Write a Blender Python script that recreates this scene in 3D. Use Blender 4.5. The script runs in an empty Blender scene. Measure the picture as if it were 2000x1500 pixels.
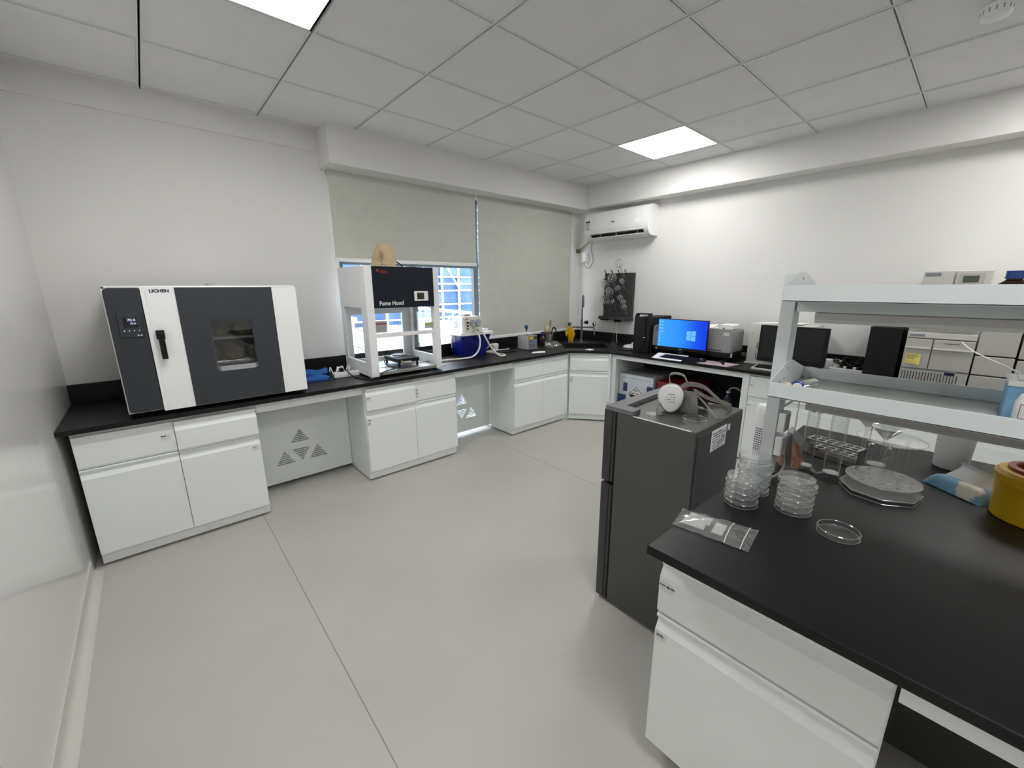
import bpy, bmesh, math, random
from math import sin, cos, pi, radians, atan2, sqrt
from mathutils import Vector, Matrix
from mathutils.geometry import tessellate_polygon

S = bpy.context.scene
COL = S.collection
random.seed(7)

# ------------------------------------------------------------------ camera
def make_camera():
    yaw, pit, rol = radians(41.405), radians(-13.483), radians(-0.242)
    f = Vector((sin(yaw) * cos(pit), cos(yaw) * cos(pit), sin(pit)))
    r = Vector((cos(yaw), -sin(yaw), 0))
    u = r.cross(f)
    r2 = cos(rol) * r + sin(rol) * u
    u2 = -sin(rol) * r + cos(rol) * u
    cd = bpy.data.cameras.new('camera')
    cd.sensor_fit = 'HORIZONTAL'
    cd.sensor_width = 36.0
    cd.lens = 794.947 / 2000 * 36.0
    cd.clip_start = 0.02
    cd.clip_end = 300
    o = bpy.data.objects.new('camera', cd)
    M = Matrix((r2, u2, -f)).transposed().to_4x4()
    M.translation = Vector((-0.173, -3.464, 1.469))
    o.matrix_world = M
    COL.objects.link(o)
    S.camera = o
make_camera()

# ------------------------------------------------------------------ world, exposure
SKY_STRENGTH = 5.5
PANEL_STRENGTH = 15.0
EXPOSURE = 0.36
W = bpy.data.worlds.new('overcast_sky')
S.world = W
W.use_nodes = True
wn = W.node_tree
wn.nodes.clear()
wo = wn.nodes.new('ShaderNodeOutputWorld')
wb = wn.nodes.new('ShaderNodeBackground')
wb.inputs[0].default_value = (0.86, 0.93, 1.0, 1)
wb.inputs[1].default_value = SKY_STRENGTH
wn.links.new(wb.outputs[0], wo.inputs[0])
vs = S.view_settings
vs.view_transform = 'Standard'
vs.look = 'None'
vs.gamma = 1.0
vs.exposure = EXPOSURE
vs.use_curve_mapping = False
try:
    S.cycles.transparent_max_bounces = 40
    S.cycles.max_bounces = 12
    S.cycles.diffuse_bounces = 7
    S.cycles.caustics_reflective = False
    S.cycles.caustics_refractive = False
    S.cycles.sample_clamp_indirect = 8.0
except Exception:
    pass

# ------------------------------------------------------------------ materials
def lin(c):
    c = c / 255.0
    return c / 12.92 if c <= 0.04045 else ((c + 0.055) / 1.055) ** 2.4
def C(r, g, b):
    return (lin(r), lin(g), lin(b))

def mat(name, col, rough=0.5, metal=0.0, spec=0.5, noise=0.05, scale=6.0, bump=0.0, bscale=300.0, coat=0.0, rvar=0.0, trans=0.0):
    m = bpy.data.materials.new(name)
    m.use_nodes = True
    nt = m.node_tree
    b = nt.nodes['Principled BSDF']
    tc = nt.nodes.new('ShaderNodeTexCoord')
    nz = nt.nodes.new('ShaderNodeTexNoise')
    nz.inputs['Scale'].default_value = scale
    nz.inputs['Detail'].default_value = 5
    nt.links.new(tc.outputs['Object'], nz.inputs['Vector'])
    cr = nt.nodes.new('ShaderNodeValToRGB')
    cr.color_ramp.elements[0].position = 0.3
    cr.color_ramp.elements[1].position = 0.7
    cr.color_ramp.elements[0].color = tuple(max(0, c * (1 - noise)) for c in col) + (1,)
    cr.color_ramp.elements[1].color = tuple(min(1, c * (1 + noise)) for c in col) + (1,)
    nt.links.new(nz.outputs['Fac'], cr.inputs[0])
    nt.links.new(cr.outputs[0], b.inputs['Base Color'])
    b.inputs['Roughness'].default_value = rough
    b.inputs['Metallic'].default_value = metal
    b.inputs['Specular IOR Level'].default_value = spec
    b.inputs['Coat Weight'].default_value = coat
    b.inputs['Coat Roughness'].default_value = 0.1
    if rvar:
        mr = nt.nodes.new('ShaderNodeMapRange')
        mr.inputs['To Min'].default_value = rough - rvar
        mr.inputs['To Max'].default_value = rough + rvar
        nt.links.new(nz.outputs['Fac'], mr.inputs['Value'])
        nt.links.new(mr.outputs[0], b.inputs['Roughness'])
    if bump:
        n2 = nt.nodes.new('ShaderNodeTexNoise')
        n2.inputs['Scale'].default_value = bscale
        nt.links.new(tc.outputs['Object'], n2.inputs['Vector'])
        bp = nt.nodes.new('ShaderNodeBump')
        bp.inputs['Strength'].default_value = bump
        bp.inputs['Distance'].default_value = 0.002
        nt.links.new(n2.outputs['Fac'], bp.inputs['Height'])
        nt.links.new(bp.outputs[0], b.inputs['Normal'])
    if trans:
        tr = nt.nodes.new('ShaderNodeBsdfTranslucent')
        tr.inputs[0].default_value = tuple(col) + (1,)
        mx = nt.nodes.new('ShaderNodeMixShader')
        mx.inputs[0].default_value = trans
        out = nt.nodes['Material Output']
        nt.links.new(b.outputs[0], mx.inputs[1])
        nt.links.new(tr.outputs[0], mx.inputs[2])
        nt.links.new(mx.outputs[0], out.inputs[0])
    return m

def glass(name, tint=(0.97, 0.98, 0.98), base=0.05, rough=0.02, edge=0.85, haze=0.0, hazecol=(0.8, 0.8, 0.8), power=4.0):
    """thin clear wall: see-through, Schlick reflection towards grazing angles, optional milky haze"""
    m = bpy.data.materials.new(name)
    m.use_nodes = True
    nt = m.node_tree
    nt.nodes.clear()
    out = nt.nodes.new('ShaderNodeOutputMaterial')
    tr = nt.nodes.new('ShaderNodeBsdfTransparent')
    tr.inputs[0].default_value = tuple(tint) + (1,)
    gl = nt.nodes.new('ShaderNodeBsdfGlossy')
    gl.inputs['Roughness'].default_value = rough
    gl.inputs['Color'].default_value = (1, 1, 1, 1)
    lw = nt.nodes.new('ShaderNodeLayerWeight')
    lw.inputs[0].default_value = 0.5
    pw = nt.nodes.new('ShaderNodeMath'); pw.operation = 'POWER'; pw.inputs[1].default_value = power
    ml = nt.nodes.new('ShaderNodeMath'); ml.operation = 'MULTIPLY_ADD'
    ml.inputs[1].default_value = edge
    ml.inputs[2].default_value = base
    nt.links.new(lw.outputs['Facing'], pw.inputs[0])
    nt.links.new(pw.outputs[0], ml.inputs[0])
    mx = nt.nodes.new('ShaderNodeMixShader')
    nt.links.new(ml.outputs[0], mx.inputs[0])
    nt.links.new(tr.outputs[0], mx.inputs[1])
    nt.links.new(gl.outputs[0], mx.inputs[2])
    last = mx
    if haze:
        df = nt.nodes.new('ShaderNodeBsdfDiffuse')
        df.inputs[0].default_value = tuple(hazecol) + (1,)
        tl = nt.nodes.new('ShaderNodeBsdfTranslucent')
        tl.inputs[0].default_value = tuple(hazecol) + (1,)
        ad = nt.nodes.new('ShaderNodeMixShader'); ad.inputs[0].default_value = 0.4
        nt.links.new(df.outputs[0], ad.inputs[1]); nt.links.new(tl.outputs[0], ad.inputs[2])
        nz = nt.nodes.new('ShaderNodeTexNoise'); nz.inputs['Scale'].default_value = 30
        mr = nt.nodes.new('ShaderNodeMapRange')
        mr.inputs['To Min'].default_value = haze * 0.8; mr.inputs['To Max'].default_value = min(1, haze * 1.2)
        nt.links.new(nz.outputs['Fac'], mr.inputs['Value'])
        m2 = nt.nodes.new('ShaderNodeMixShader')
        nt.links.new(mr.outputs[0], m2.inputs[0])
        nt.links.new(mx.outputs[0], m2.inputs[1]); nt.links.new(ad.outputs[0], m2.inputs[2])
        last = m2
    nt.links.new(last.outputs[0], out.inputs[0])
    return m

def emit(name, col, strength):
    m = bpy.data.materials.new(name)
    m.use_nodes = True
    nt = m.node_tree
    nt.nodes.clear()
    out = nt.nodes.new('ShaderNodeOutputMaterial')
    e = nt.nodes.new('ShaderNodeEmission')
    e.inputs[0].default_value = tuple(col) + (1,)
    e.inputs[1].default_value = strength
    nt.links.new(e.outputs[0], out.inputs[0])
    return m

M = {}
M['wall'] = mat('wall_paint', (0.735, 0.73, 0.715), 0.75, spec=0.2, noise=0.025, scale=1.3, bump=0.12, bscale=180)
M['wall_gloss'] = mat('glossy_white_panel', (0.74, 0.735, 0.72), 0.15, spec=0.5, noise=0.02, scale=1.0)
M['wall_seam'] = mat('panel_seam', (0.80, 0.80, 0.79), 0.5)
M['tile'] = mat('ceiling_tile_paint', (0.74, 0.74, 0.745), 0.8, spec=0.2, noise=0.03, scale=3, bump=0.25, bscale=120)
M['rail'] = mat('ceiling_grid_paint', (0.70, 0.70, 0.70), 0.55, noise=0.02)
M['plenum'] = mat('dark_groove', (0.012, 0.012, 0.012), 0.9, spec=0.0)
M['floor'] = mat('vinyl_floor', (0.50, 0.482, 0.452), 0.42, spec=0.38, noise=0.035, scale=2.2, rvar=0.06)
def scuffs(m):
    nt = m.node_tree; b_ = nt.nodes['Principled BSDF']
    base = b_.inputs['Base Color'].links[0].from_socket
    tc = nt.nodes.new('ShaderNodeTexCoord'); mp = nt.nodes.new('ShaderNodeMapping'); mp.inputs['Scale'].default_value = (5.0, 14.0, 1)
    mp.inputs['Rotation'].default_value = (0, 0, .6)
    nz = nt.nodes.new('ShaderNodeTexNoise'); nz.inputs['Scale'].default_value = 1.6; nz.inputs['Detail'].default_value = 8; nz.inputs['Distortion'].default_value = 1.2
    cr = nt.nodes.new('ShaderNodeValToRGB'); e = cr.color_ramp.elements
    e[0].position = .69; e[0].color = (0, 0, 0, 1); e[1].position = .78; e[1].color = (.22, .22, .22, 1)
    mx = nt.nodes.new('ShaderNodeMix'); mx.data_type = 'RGBA'; mx.inputs[7].default_value = (.22, .21, .195, 1)
    nt.links.new(tc.outputs['Object'], mp.inputs[0]); nt.links.new(mp.outputs[0], nz.inputs['Vector']); nt.links.new(nz.outputs['Fac'], cr.inputs[0])
    nt.links.new(cr.outputs[0], mx.inputs[0]); nt.links.new(base, mx.inputs[6]); nt.links.new(mx.outputs[2], b_.inputs['Base Color'])
scuffs(M['floor'])
M['floor_seam'] = mat('floor_weld', (0.30, 0.285, 0.26), 0.6)
M['cove'] = mat('cove_skirting', (0.62, 0.60, 0.56), 0.45, noise=0.03)
M['cab'] = mat('cabinet_paint', (0.81, 0.85, 0.84), 0.40, spec=0.45, noise=0.015, scale=2)
M['shelfpaint'] = mat('shelf_paint', (0.66, 0.715, 0.725), 0.35, spec=0.45, noise=0.02, scale=3)
M['black'] = mat('black_worktop', (0.0065, 0.0065, 0.007), 0.40, spec=0.30, noise=0.25, scale=5, rvar=0.06, bump=0.05, bscale=400)
M['blackp'] = mat('black_plastic', (0.006, 0.006, 0.007), 0.45, spec=0.28, noise=0.1)
M['blackm'] = mat('black_matte', (0.007, 0.007, 0.008), 0.6, spec=0.2, noise=0.1)
M['rubber'] = mat('black_rubber', (0.012, 0.012, 0.012), 0.7, spec=0.3)
M['white'] = mat('white_plastic', (0.85, 0.85, 0.845), 0.38, spec=0.5, noise=0.02)
M['whitep'] = mat('white_powder_coat', (0.84, 0.85, 0.855), 0.45, spec=0.45, noise=0.02)
M['cream'] = mat('cream_plastic', (0.66, 0.63, 0.56), 0.42, noise=0.03)
M['beige'] = mat('beige_instrument', (0.44, 0.43, 0.40), 0.5, noise=0.03)
M['beige_l'] = mat('light_beige_instrument', (0.56, 0.555, 0.52), 0.5, noise=0.03)
M['chrome'] = mat('brushed_steel', (0.55, 0.55, 0.55), 0.28, metal=1.0, noise=0.06, scale=40)
M['steel'] = mat('stainless_steel', (0.48, 0.47, 0.45), 0.33, metal=1.0, noise=0.08, scale=25)
M['alu'] = mat('window_aluminium', (0.10, 0.11, 0.125), 0.45, noise=0.05)
M['blind'] = mat('roller_blind_cloth', (0.56, 0.57, 0.515), 0.85, spec=0.1, noise=0.03, scale=9, bump=0.2, bscale=700)
M['pane'] = glass('window_glass', (0.97, 0.985, 0.985), 0.03, 0.01, 0.6)
M['glass'] = glass('clear_glass', (0.97, 0.975, 0.975), 0.04, 0.03, 0.9, power=3.2)
M['plasticclear'] = glass('clear_plastic', (0.982, 0.985, 0.985), 0.016, 0.05, 0.8, haze=0.004, power=4.5)
M['rim'] = glass('rim_highlight_plastic', (0.93, 0.94, 0.94), 0.10, 0.08, 0.8, haze=0.10, hazecol=(.85, .85, .85), power=2.2)  # milky haze whitens rims, standing in for highlight lines
M['flask'] = glass('flask_glass', (0.93, 0.94, 0.94), 0.06, 0.03, 1.0, haze=0.03, power=2.0)
M['acryl'] = glass('frosted_acrylic', (0.88, 0.89, 0.89), 0.06, 0.1, 0.6, haze=0.22, hazecol=(0.6, 0.6, 0.59))
M['paper'] = mat('white_paper', (0.82, 0.82, 0.82), 0.8, spec=0.1, noise=0.02)
M['label'] = mat('sticker_paper', (0.72, 0.73, 0.72), 0.6, spec=0.2, noise=0.02)
M['ink'] = mat('black_print', (0.02, 0.02, 0.022), 0.6, spec=0.2)
M['greyink'] = mat('grey_print', (0.25, 0.25, 0.27), 0.6, spec=0.2)
M['led'] = emit('led_diffuser', (1.0, 0.985, 0.96), PANEL_STRENGTH)

# ------------------------------------------------------------------ mesh helpers
class B:
    """collects primitives into one mesh"""
    def __init__(s):
        s.v = []; s.f = []; s.sm = []
    def add(s, vs, fs, smooth=False):
        n = len(s.v)
        s.v += [Vector(v) for v in vs]
        s.f += [tuple(i + n for i in f) for f in fs]
        s.sm += [smooth] * len(fs)
        return s
    def box(s, x0, x1, y0, y1, z0, z1, bev=0.0):
        x0, x1 = min(x0, x1), max(x0, x1); y0, y1 = min(y0, y1), max(y0, y1); z0, z1 = min(z0, z1), max(z0, z1)
        if bev <= 0:
            v = [(x, y, z) for z in (z0, z1) for y in (y0, y1) for x in (x0, x1)]
            return s.add(v, [(0, 2, 3, 1), (4, 5, 7, 6), (0, 1, 5, 4), (2, 6, 7, 3), (0, 4, 6, 2), (1, 3, 7, 5)])
        bm = bmesh.new()
        bmesh.ops.create_cube(bm, size=1)
        for v in bm.verts:
            v.co = Vector((x0 + (v.co.x + .5) * (x1 - x0), y0 + (v.co.y + .5) * (y1 - y0), z0 + (v.co.z + .5) * (z1 - z0)))
        bmesh.ops.bevel(bm, geom=list(bm.edges), offset=bev, segments=3 if bev > .006 else 2, affect='EDGES', profile=0.5, clamp_overlap=True)
        bm.verts.ensure_lookup_table()
        s.add([v.co.copy() for v in bm.verts], [tuple(v.index for v in f.verts) for f in bm.faces], bev > .004)
        bm.free()
        return s
    def prism(s, poly, axis, a0, a1, smooth=False):
        """poly: 2-D points; axis x -> (y,z), y -> (x,z), z -> (x,y)"""
        def P(p, a):
            return {'x': (a, p[0], p[1]), 'y': (p[0], a, p[1]), 'z': (p[0], p[1], a)}[axis]
        n = len(poly)
        v = [P(p, a0) for p in poly] + [P(p, a1) for p in poly]
        area = sum(poly[i][0] * poly[(i + 1) % n][1] - poly[(i + 1) % n][0] * poly[i][1] for i in range(n))
        flip = (area < 0) != (axis == 'y') != (a1 < a0)
        f = [(i, (i + 1) % n, n + (i + 1) % n, n + i) for i in range(n)] + [tuple(range(n - 1, -1, -1)), tuple(range(n, 2 * n))]
        if flip:
            f = [tuple(reversed(q)) for q in f]
        return s.add(v, f, smooth)
    def plate(s, outer, holes, axis, a0, a1):
        """flat plate with holes (2-D loops)"""
        def P(p, a):
            return {'x': (a, p[0], p[1]), 'y': (p[0], a, p[1]), 'z': (p[0], p[1], a)}[axis]
        loops = [outer] + holes
        tri = tessellate_polygon([[Vector((p[0], p[1], 0)) for p in l] for l in loops])
        pts = [p for l in loops for p in l]
        n = len(pts)
        v = [P(p, a0) for p in pts] + [P(p, a1) for p in pts]
        f = [tuple(t) for t in tri] + [tuple(n + i for i in reversed(t)) for t in tri]
        k = 0
        for l in loops:
            m = len(l)
            for i in range(m):
                f.append((k + i, k + (i + 1) % m, n + k + (i + 1) % m, n + k + i))
            k += m
        return s.add(v, f)
    def lathe(s, prof, c=(0, 0, 0), seg=24, smooth=True, axis='z'):
        c = Vector(c)
        v = []; f = []
        n = len(prof)
        for k in range(seg):
            a = 2 * pi * k / seg
            for r, z in prof:
                p = Vector((r * cos(a), r * sin(a), z))
                if axis == 'x': p = Vector((p.z, p.x, p.y))
                if axis == 'y': p = Vector((p.y, p.z, p.x))
                v.append(c + p)
        for k in range(seg):
            k2 = (k + 1) % seg
            for i in range(n - 1):
                a, b_, c_, d = k * n + i, k2 * n + i, k2 * n + i + 1, k * n + i + 1
                if prof[i][0] < 1e-7: f.append((a, c_, d))
                elif prof[i + 1][0] < 1e-7: f.append((a, b_, d))
                else: f.append((a, b_, c_, d))
        return s.add(v, f, smooth)
    def cyl(s, c, r, h, axis='z', seg=20, r2=None, smooth=True):
        r2 = r if r2 is None else r2
        s.lathe([(r, 0), (r2, h)], c, seg, smooth, axis)
        c = Vector(c)
        for z, rr, fl in ((0, r, 1), (h, r2, 0)):
            if rr < 1e-6: continue
            v = []
            for k in range(seg):
                a = 2 * pi * k / seg
                p = Vector((rr * cos(a), rr * sin(a), z))
                if axis == 'x': p = Vector((p.z, p.x, p.y))
                if axis == 'y': p = Vector((p.y, p.z, p.x))
                v.append(c + p)
            s.add(v, [tuple(range(seg))[::-1] if fl else tuple(range(seg))])
        return s
    def tube(s, pts, r, seg=8, closed=False, caps=True, spline=True, n=6):
        pts = [Vector(p) for p in pts]
        if spline and len(pts) > 2: pts = catmull(pts, n, closed)
        rs = r if callable(r) else (lambda t: r)
        m = len(pts)
        up = Vector((0, 0, 1))
        rings = []
        prev = None
        for i, p in enumerate(pts):
            a = pts[i - 1] if (i > 0 or closed) else p
            b = pts[(i + 1) % m] if (i < m - 1 or closed) else p
            t = (b - a).normalized() if (b - a).length > 1e-9 else Vector((0, 0, 1))
            if prev is None:
                x = t.cross(up)
                if x.length < 1e-3: x = t.cross(Vector((1, 0, 0)))
                x.normalize()
            else:
                x = prev - t * prev.dot(t)
                if x.length < 1e-6: x = t.orthogonal()
                x.normalize()
            prev = x
            y = t.cross(x)
            rr = rs(i / max(1, m - 1))
            rings.append([p + x * rr * cos(2 * pi * k / seg) + y * rr * sin(2 * pi * k / seg) for k in range(seg)])
        v = [q for R_ in rings for q in R_]
        f = []
        last = m if closed else m - 1
        for i in range(last):
            j = (i + 1) % m
            for k in range(seg):
                k2 = (k + 1) % seg
                f.append((i * seg + k, i * seg + k2, j * seg + k2, j * seg + k))
        s.add(v, f, True)
        if caps and not closed:
            s.add(rings[0], [tuple(range(seg))[::-1]]); s.add(rings[-1], [tuple(range(seg))])
        return s
    def sphere(s, c, r, seg=16, rings=10, sc=(1, 1, 1)):
        prof = [(r * sin(pi * i / rings), -r * cos(pi * i / rings)) for i in range(rings + 1)]
        prof[0] = (0, -r); prof[-1] = (0, r)
        n0 = len(s.v)
        s.lathe(prof, (0, 0, 0), seg)
        for i in range(n0, len(s.v)):
            q = s.v[i]
            s.v[i] = Vector((q.x * sc[0] + c[0], q.y * sc[1] + c[1], q.z * sc[2] + c[2]))
        return s
    def quad(s, a, b, c, d):
        return s.add([a, b, c, d], [(0, 1, 2, 3)])
    def xform(s, Mx, start=0):
        for i in range(start, len(s.v)): s.v[i] = Mx @ s.v[i]
        return s

def catmull(p, n=6, closed=False):
    out = []
    m = len(p)
    rng = range(m) if closed else range(m - 1)
    for i in rng:
        p0 = p[(i - 1) % m] if (closed or i > 0) else p[i] * 2 - p[i + 1]
        p1, p2 = p[i], p[(i + 1) % m]
        p3 = p[(i + 2) % m] if (closed or i + 2 < m) else p2 * 2 - p1
        for k in range(n):
            t = k / n
            out.append(0.5 * ((2 * p1) + (p2 - p0) * t + (2 * p0 - 5 * p1 + 4 * p2 - p3) * t * t + (3 * p1 - p0 - 3 * p2 + p3) * t ** 3))
    if not closed: out.append(p[-1])
    return out

def rrect(x0, x1, y0, y1, r, n=5):
    pts = []
    for cx, cy, a0 in ((x1 - r, y1 - r, 0), (x0 + r, y1 - r, pi / 2), (x0 + r, y0 + r, pi), (x1 - r, y0 + r, 1.5 * pi)):
        for k in range(n + 1):
            a = a0 + pi / 2 * k / n
            pts.append((cx + r * cos(a), cy + r * sin(a)))
    return pts

ROOT = {}
def rootm(o):
    while o is not None:
        if o.name in ROOT: return ROOT[o.name]
        o = o.parent
    return Matrix.Identity(4)

def obj(name, b, m, parent=None, world=False, label=None, kind=None):
    me = bpy.data.meshes.new(name)
    vs_ = b.v
    if world and parent is not None:
        inv = rootm(parent).inverted()
        vs_ = [inv @ v for v in vs_]
    me.from_pydata([tuple(v) for v in vs_], [], b.f)
    me.polygons.foreach_set('use_smooth', b.sm)
    me.update()
    if any(b.sm):
        try: me.set_sharp_from_angle(angle=radians(38))
        except Exception: pass
    me.materials.append(M[m] if isinstance(m, str) else m)
    o = bpy.data.objects.new(name, me)
    COL.objects.link(o)
    if parent is not None: o.parent = parent
    if label: o['label'] = label
    if kind: o['kind'] = kind
    return o

def thing(name, label, cat, loc=(0, 0, 0), rz=0.0, group=None, rx=0.0, ry=0.0):
    o = bpy.data.objects.new(name, None)
    o.empty_display_size = 0.05
    COL.objects.link(o)
    Mx = Matrix.Translation(Vector(loc)) @ Matrix.Rotation(rz, 4, 'Z') @ Matrix.Rotation(ry, 4, 'Y') @ Matrix.Rotation(rx, 4, 'X')
    o.matrix_world = Mx
    ROOT[o.name] = Mx
    o['label'] = label; o['category'] = cat
    if group: o['group'] = group
    return o

def tag(o, label, cat, group=None):
    o['label'] = label; o['category'] = cat
    if group: o['group'] = group
    return o

def struct(name, label=None, b=None, m=None):
    if b is None:
        o = bpy.data.objects.new(name, None); COL.objects.link(o)
    else:
        o = obj(name, b, m)
    o['kind'] = 'structure'
    if label: o['label'] = label
    return o

def share(o, name, loc=(0, 0, 0), parent=None, rz=0.0):
    c = o.copy(); c.name = name
    COL.objects.link(c)
    c.location = loc; c.rotation_euler = (0, 0, rz)
    c.parent = parent
    return c

def copy_tree(o, loc, rz=0.0, label=None, group=None):
    c = o.copy(); COL.objects.link(c)
    Mx = Matrix.Translation(Vector(loc)) @ Matrix.Rotation(rz, 4, 'Z')
    c.matrix_world = Mx; ROOT[c.name] = Mx
    if label: c['label'] = label
    if group: c['group'] = group
    for ch in o.children:
        d = ch.copy(); COL.objects.link(d); d.parent = c
        for g in ch.children:
            e = g.copy(); COL.objects.link(e); e.parent = d
    return c

def text(name, body, size, m, parent, org, u, v, align='LEFT', world=False, ext=0.0004, sx=1.0, bold=0.0):
    cu = bpy.data.curves.new(name, 'FONT')
    cu.body = body; cu.size = size; cu.extrude = ext; cu.align_x = align; cu.resolution_u = 3; cu.offset = bold
    t = bpy.data.objects.new(name + '_tmp', cu)
    COL.objects.link(t)
    bpy.context.view_layer.update()
    dg = bpy.context.evaluated_depsgraph_get()
    me = bpy.data.meshes.new_from_object(t.evaluated_get(dg))
    bpy.data.objects.remove(t)
    me.name = name
    u = Vector(u).normalized(); v = Vector(v).normalized(); n = u.cross(v)
    Mx = Matrix((u * sx, v, n)).transposed().to_4x4(); Mx.translation = Vector(org)
    if world: Mx = rootm(parent).inverted() @ Mx
    me.transform(Mx)
    me.materials.clear(); me.materials.append(M[m] if isinstance(m, str) else m)
    o = bpy.data.objects.new(name, me)
    COL.objects.link(o); o.parent = parent
    return o

def lines(b, org, u, v, w, rows, gap, h, seed=1, dens=0.8, t=0.0004, cell=None):
    """rows of small dark dashes: writing too small to read"""
    rnd = random.Random(seed)
    u = Vector(u).normalized(); v = Vector(v).normalized(); n = u.cross(v); o = Vector(org)
    for r in range(rows):
        x = 0.0
        end = w * (1 if r < rows - 1 else rnd.uniform(.5, 1))
        while x < end:
            L = (cell or h) * rnd.uniform(.7, 1.3)
            if rnd.random() < dens and x + L <= w:
                p = o + u * x - v * (r * gap)
                q = [p, p + u * L * .8, p + u * L * .8 + v * h, p + v * h]
                b.add([a + n * t for a in q], [(0, 1, 2, 3)])
            x += L
    return b
# ================================================================== the room
ZT, ZC = 0.792, 2.614
XL, XR, YB, YFR = -0.605, 4.13, 0.09, -8.0

fl = struct('floor', 'warm grey sheet vinyl floor with fine welded seams', B().box(-0.8, 4.3, -8.1, 0.3, -0.06, -0.0015), 'floor_seam')
xs = [-0.6, 0.1905, 2.169, 4.14]
for i in range(3):
    a = xs[i] + (0.0018 if i else 0); c = xs[i + 1] - (0.0018 if i < 2 else 0)
    obj('floor_sheet', B().box(a, c, -8.0, 0.13, -0.0015, 0.0), 'floor', fl)

# left wall of glossy panels
wl = struct('wall_left', 'glossy white panel wall', B().box(-0.75, XL - 0.012, -8.1, 0.3, 0, ZC + .1), 'wall_seam')
ys = [0.12, -0.911, -2.111, -3.311, -4.511, -5.711, -6.911, -8.0]
for i in range(7):
    obj('wall_panel', B().box(XL - 0.012, XL, ys[i + 1] + .0015, ys[i] - .0015, 0.0, ZC + .1), 'wall_gloss', wl)
prof = [(XL, 0.075), (XL + .004, 0.075)]
for k in range(7):
    a = k / 6 * pi / 2
    prof.append((XL + 0.036 - 0.032 * cos(a), 0.036 - 0.033 * sin(a)))
prof += [(XL + .042, 0.003), (XL + .042, 0), (XL, 0)]
bb = B().prism([(p[0], p[1]) for p in prof], 'y', -7.98, -0.60, True)
o = struct('baseboard_left', 'pale coved skirting strip along the glossy wall', bb, 'cove')

# window wall
b = B().box(-0.75, 1.072, YB, 0.32, 0, ZC + .1).box(3.93, 4.25, YB, 0.32, 0, ZC + .1).box(1.072, 3.93, YB, 0.32, 2.34, ZC + .1).box(1.072, 3.93, YB + .03, 0.32, 0, 0.06)
struct('wall_back', 'white painted window wall', b, 'wall')
struct('trim_1', 'shallow ledge along the top of the window wall', B().box(XL, 0.99, 0.07, YB + .02, ZC - .147, ZC + .05, .006), 'wall')
struct('trim_2', 'white boxed beam above the roller blinds', B().box(0.99, 4.0, -0.148, 0.12, ZC - .262, ZC + .05, .004), 'wall')
struct('trim_3', 'white boxed beam along the right wall', B().box(3.945, 4.16, -8.05, 0.1, ZC - .25, ZC + .05, .004), 'wall')
b = B().box(XR, XR + .12, -8.1, 0.32, 0, ZC + .1)
struct('wall_right', 'white painted wall behind the instruments', b, 'wall')
struct('wall_front', 'white painted wall behind the camera', B().box(-0.75, 4.3, -8.15, -8.0, 0, ZC + .1), 'wall')

# ceiling: tiles on a black-groove grid
ce = struct('ceiling', 'grey tiled suspended ceiling', B().box(-0.75, 4.3, -8.1, 0.3, ZC + .022, ZC + .08), 'plenum')
LIGHTS = [(0, -3), (5, -3), (0, -7), (5, -7), (0, -11), (5, -11)]        # grid cells (i along x, j along y) with panels; last row unseen, added for fill
tile_me = None
for i in range(-1, 7):
    for j in range(-14, 1):
        if (i, j) in LIGHTS: continue
        x0, y0 = i * .6, j * .6
        x1, y1 = x0 + .6, y0 + .6
        if x0 >= 3.95 or y0 >= .07: continue
        full = True
        cx0, cx1, cy0, cy1 = x0 + .005, x1 - .005, y0 + .005, y1 - .005
        if j == 0:
            cy1 = .07; full = False
            if i > 1: continue
            if i == 1: cx1 = .99
        if i == 6: cx1 = 3.946; full = False
        if j == -1 and i >= 1:
            full = False
            if i > 1: cy1 = -.147
            else:
                obj('ceiling_tile', B().plate([(cx0, cy0), (cx1, cy0), (cx1, -.147), (.99, -.147), (.99, cy1), (cx0, cy1)], [], 'z', ZC + .004, ZC + .014), 'tile', ce)
                continue
        if full and tile_me is not None:
            share(tile_me, 'ceiling_tile', (x0, y0, 0), ce)
        elif full:
            tile_me = obj('ceiling_tile', B().box(.005, .595, .005, .595, ZC + .004, ZC + .014), 'tile', ce)
            tile_me.location = (x0, y0, 0)
        else:
            obj('ceiling_tile', B().box(cx0, cx1, cy0, cy1, ZC + .004, ZC + .014), 'tile', ce)
for i in range(0, 7):                                   # main rails (two strips, dark groove between)
    x = i * .6
    y1 = .07 if i < 2 else -.148
    b = B()
    for sx in (-1, 1): b.box(x + sx * .0045, x + sx * .0125, -8, y1, ZC, ZC + .02)
    obj('grid_rail', b, 'rail', ce)
for j in range(-13, 1):
    y = j * .6
    for i in range(-1, 7):
        x0, x1 = i * .6 + .0115, i * .6 + .5885
        if i == 6: x1 = 3.946
        if j == 0:
            if i > 1: continue
            if i == 1: x1 = .99
        b = B()
        for sy in (-1, 1): b.box(x0, x1, y + sy * .0032, y + sy * .0115, ZC + .001, ZC + .02)
        obj('cross_rail', b, 'rail', ce)
obj('edge_rail', B().box(XL, .99, .045, .07, ZC - .002, ZC + .003), 'rail', ce)

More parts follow.
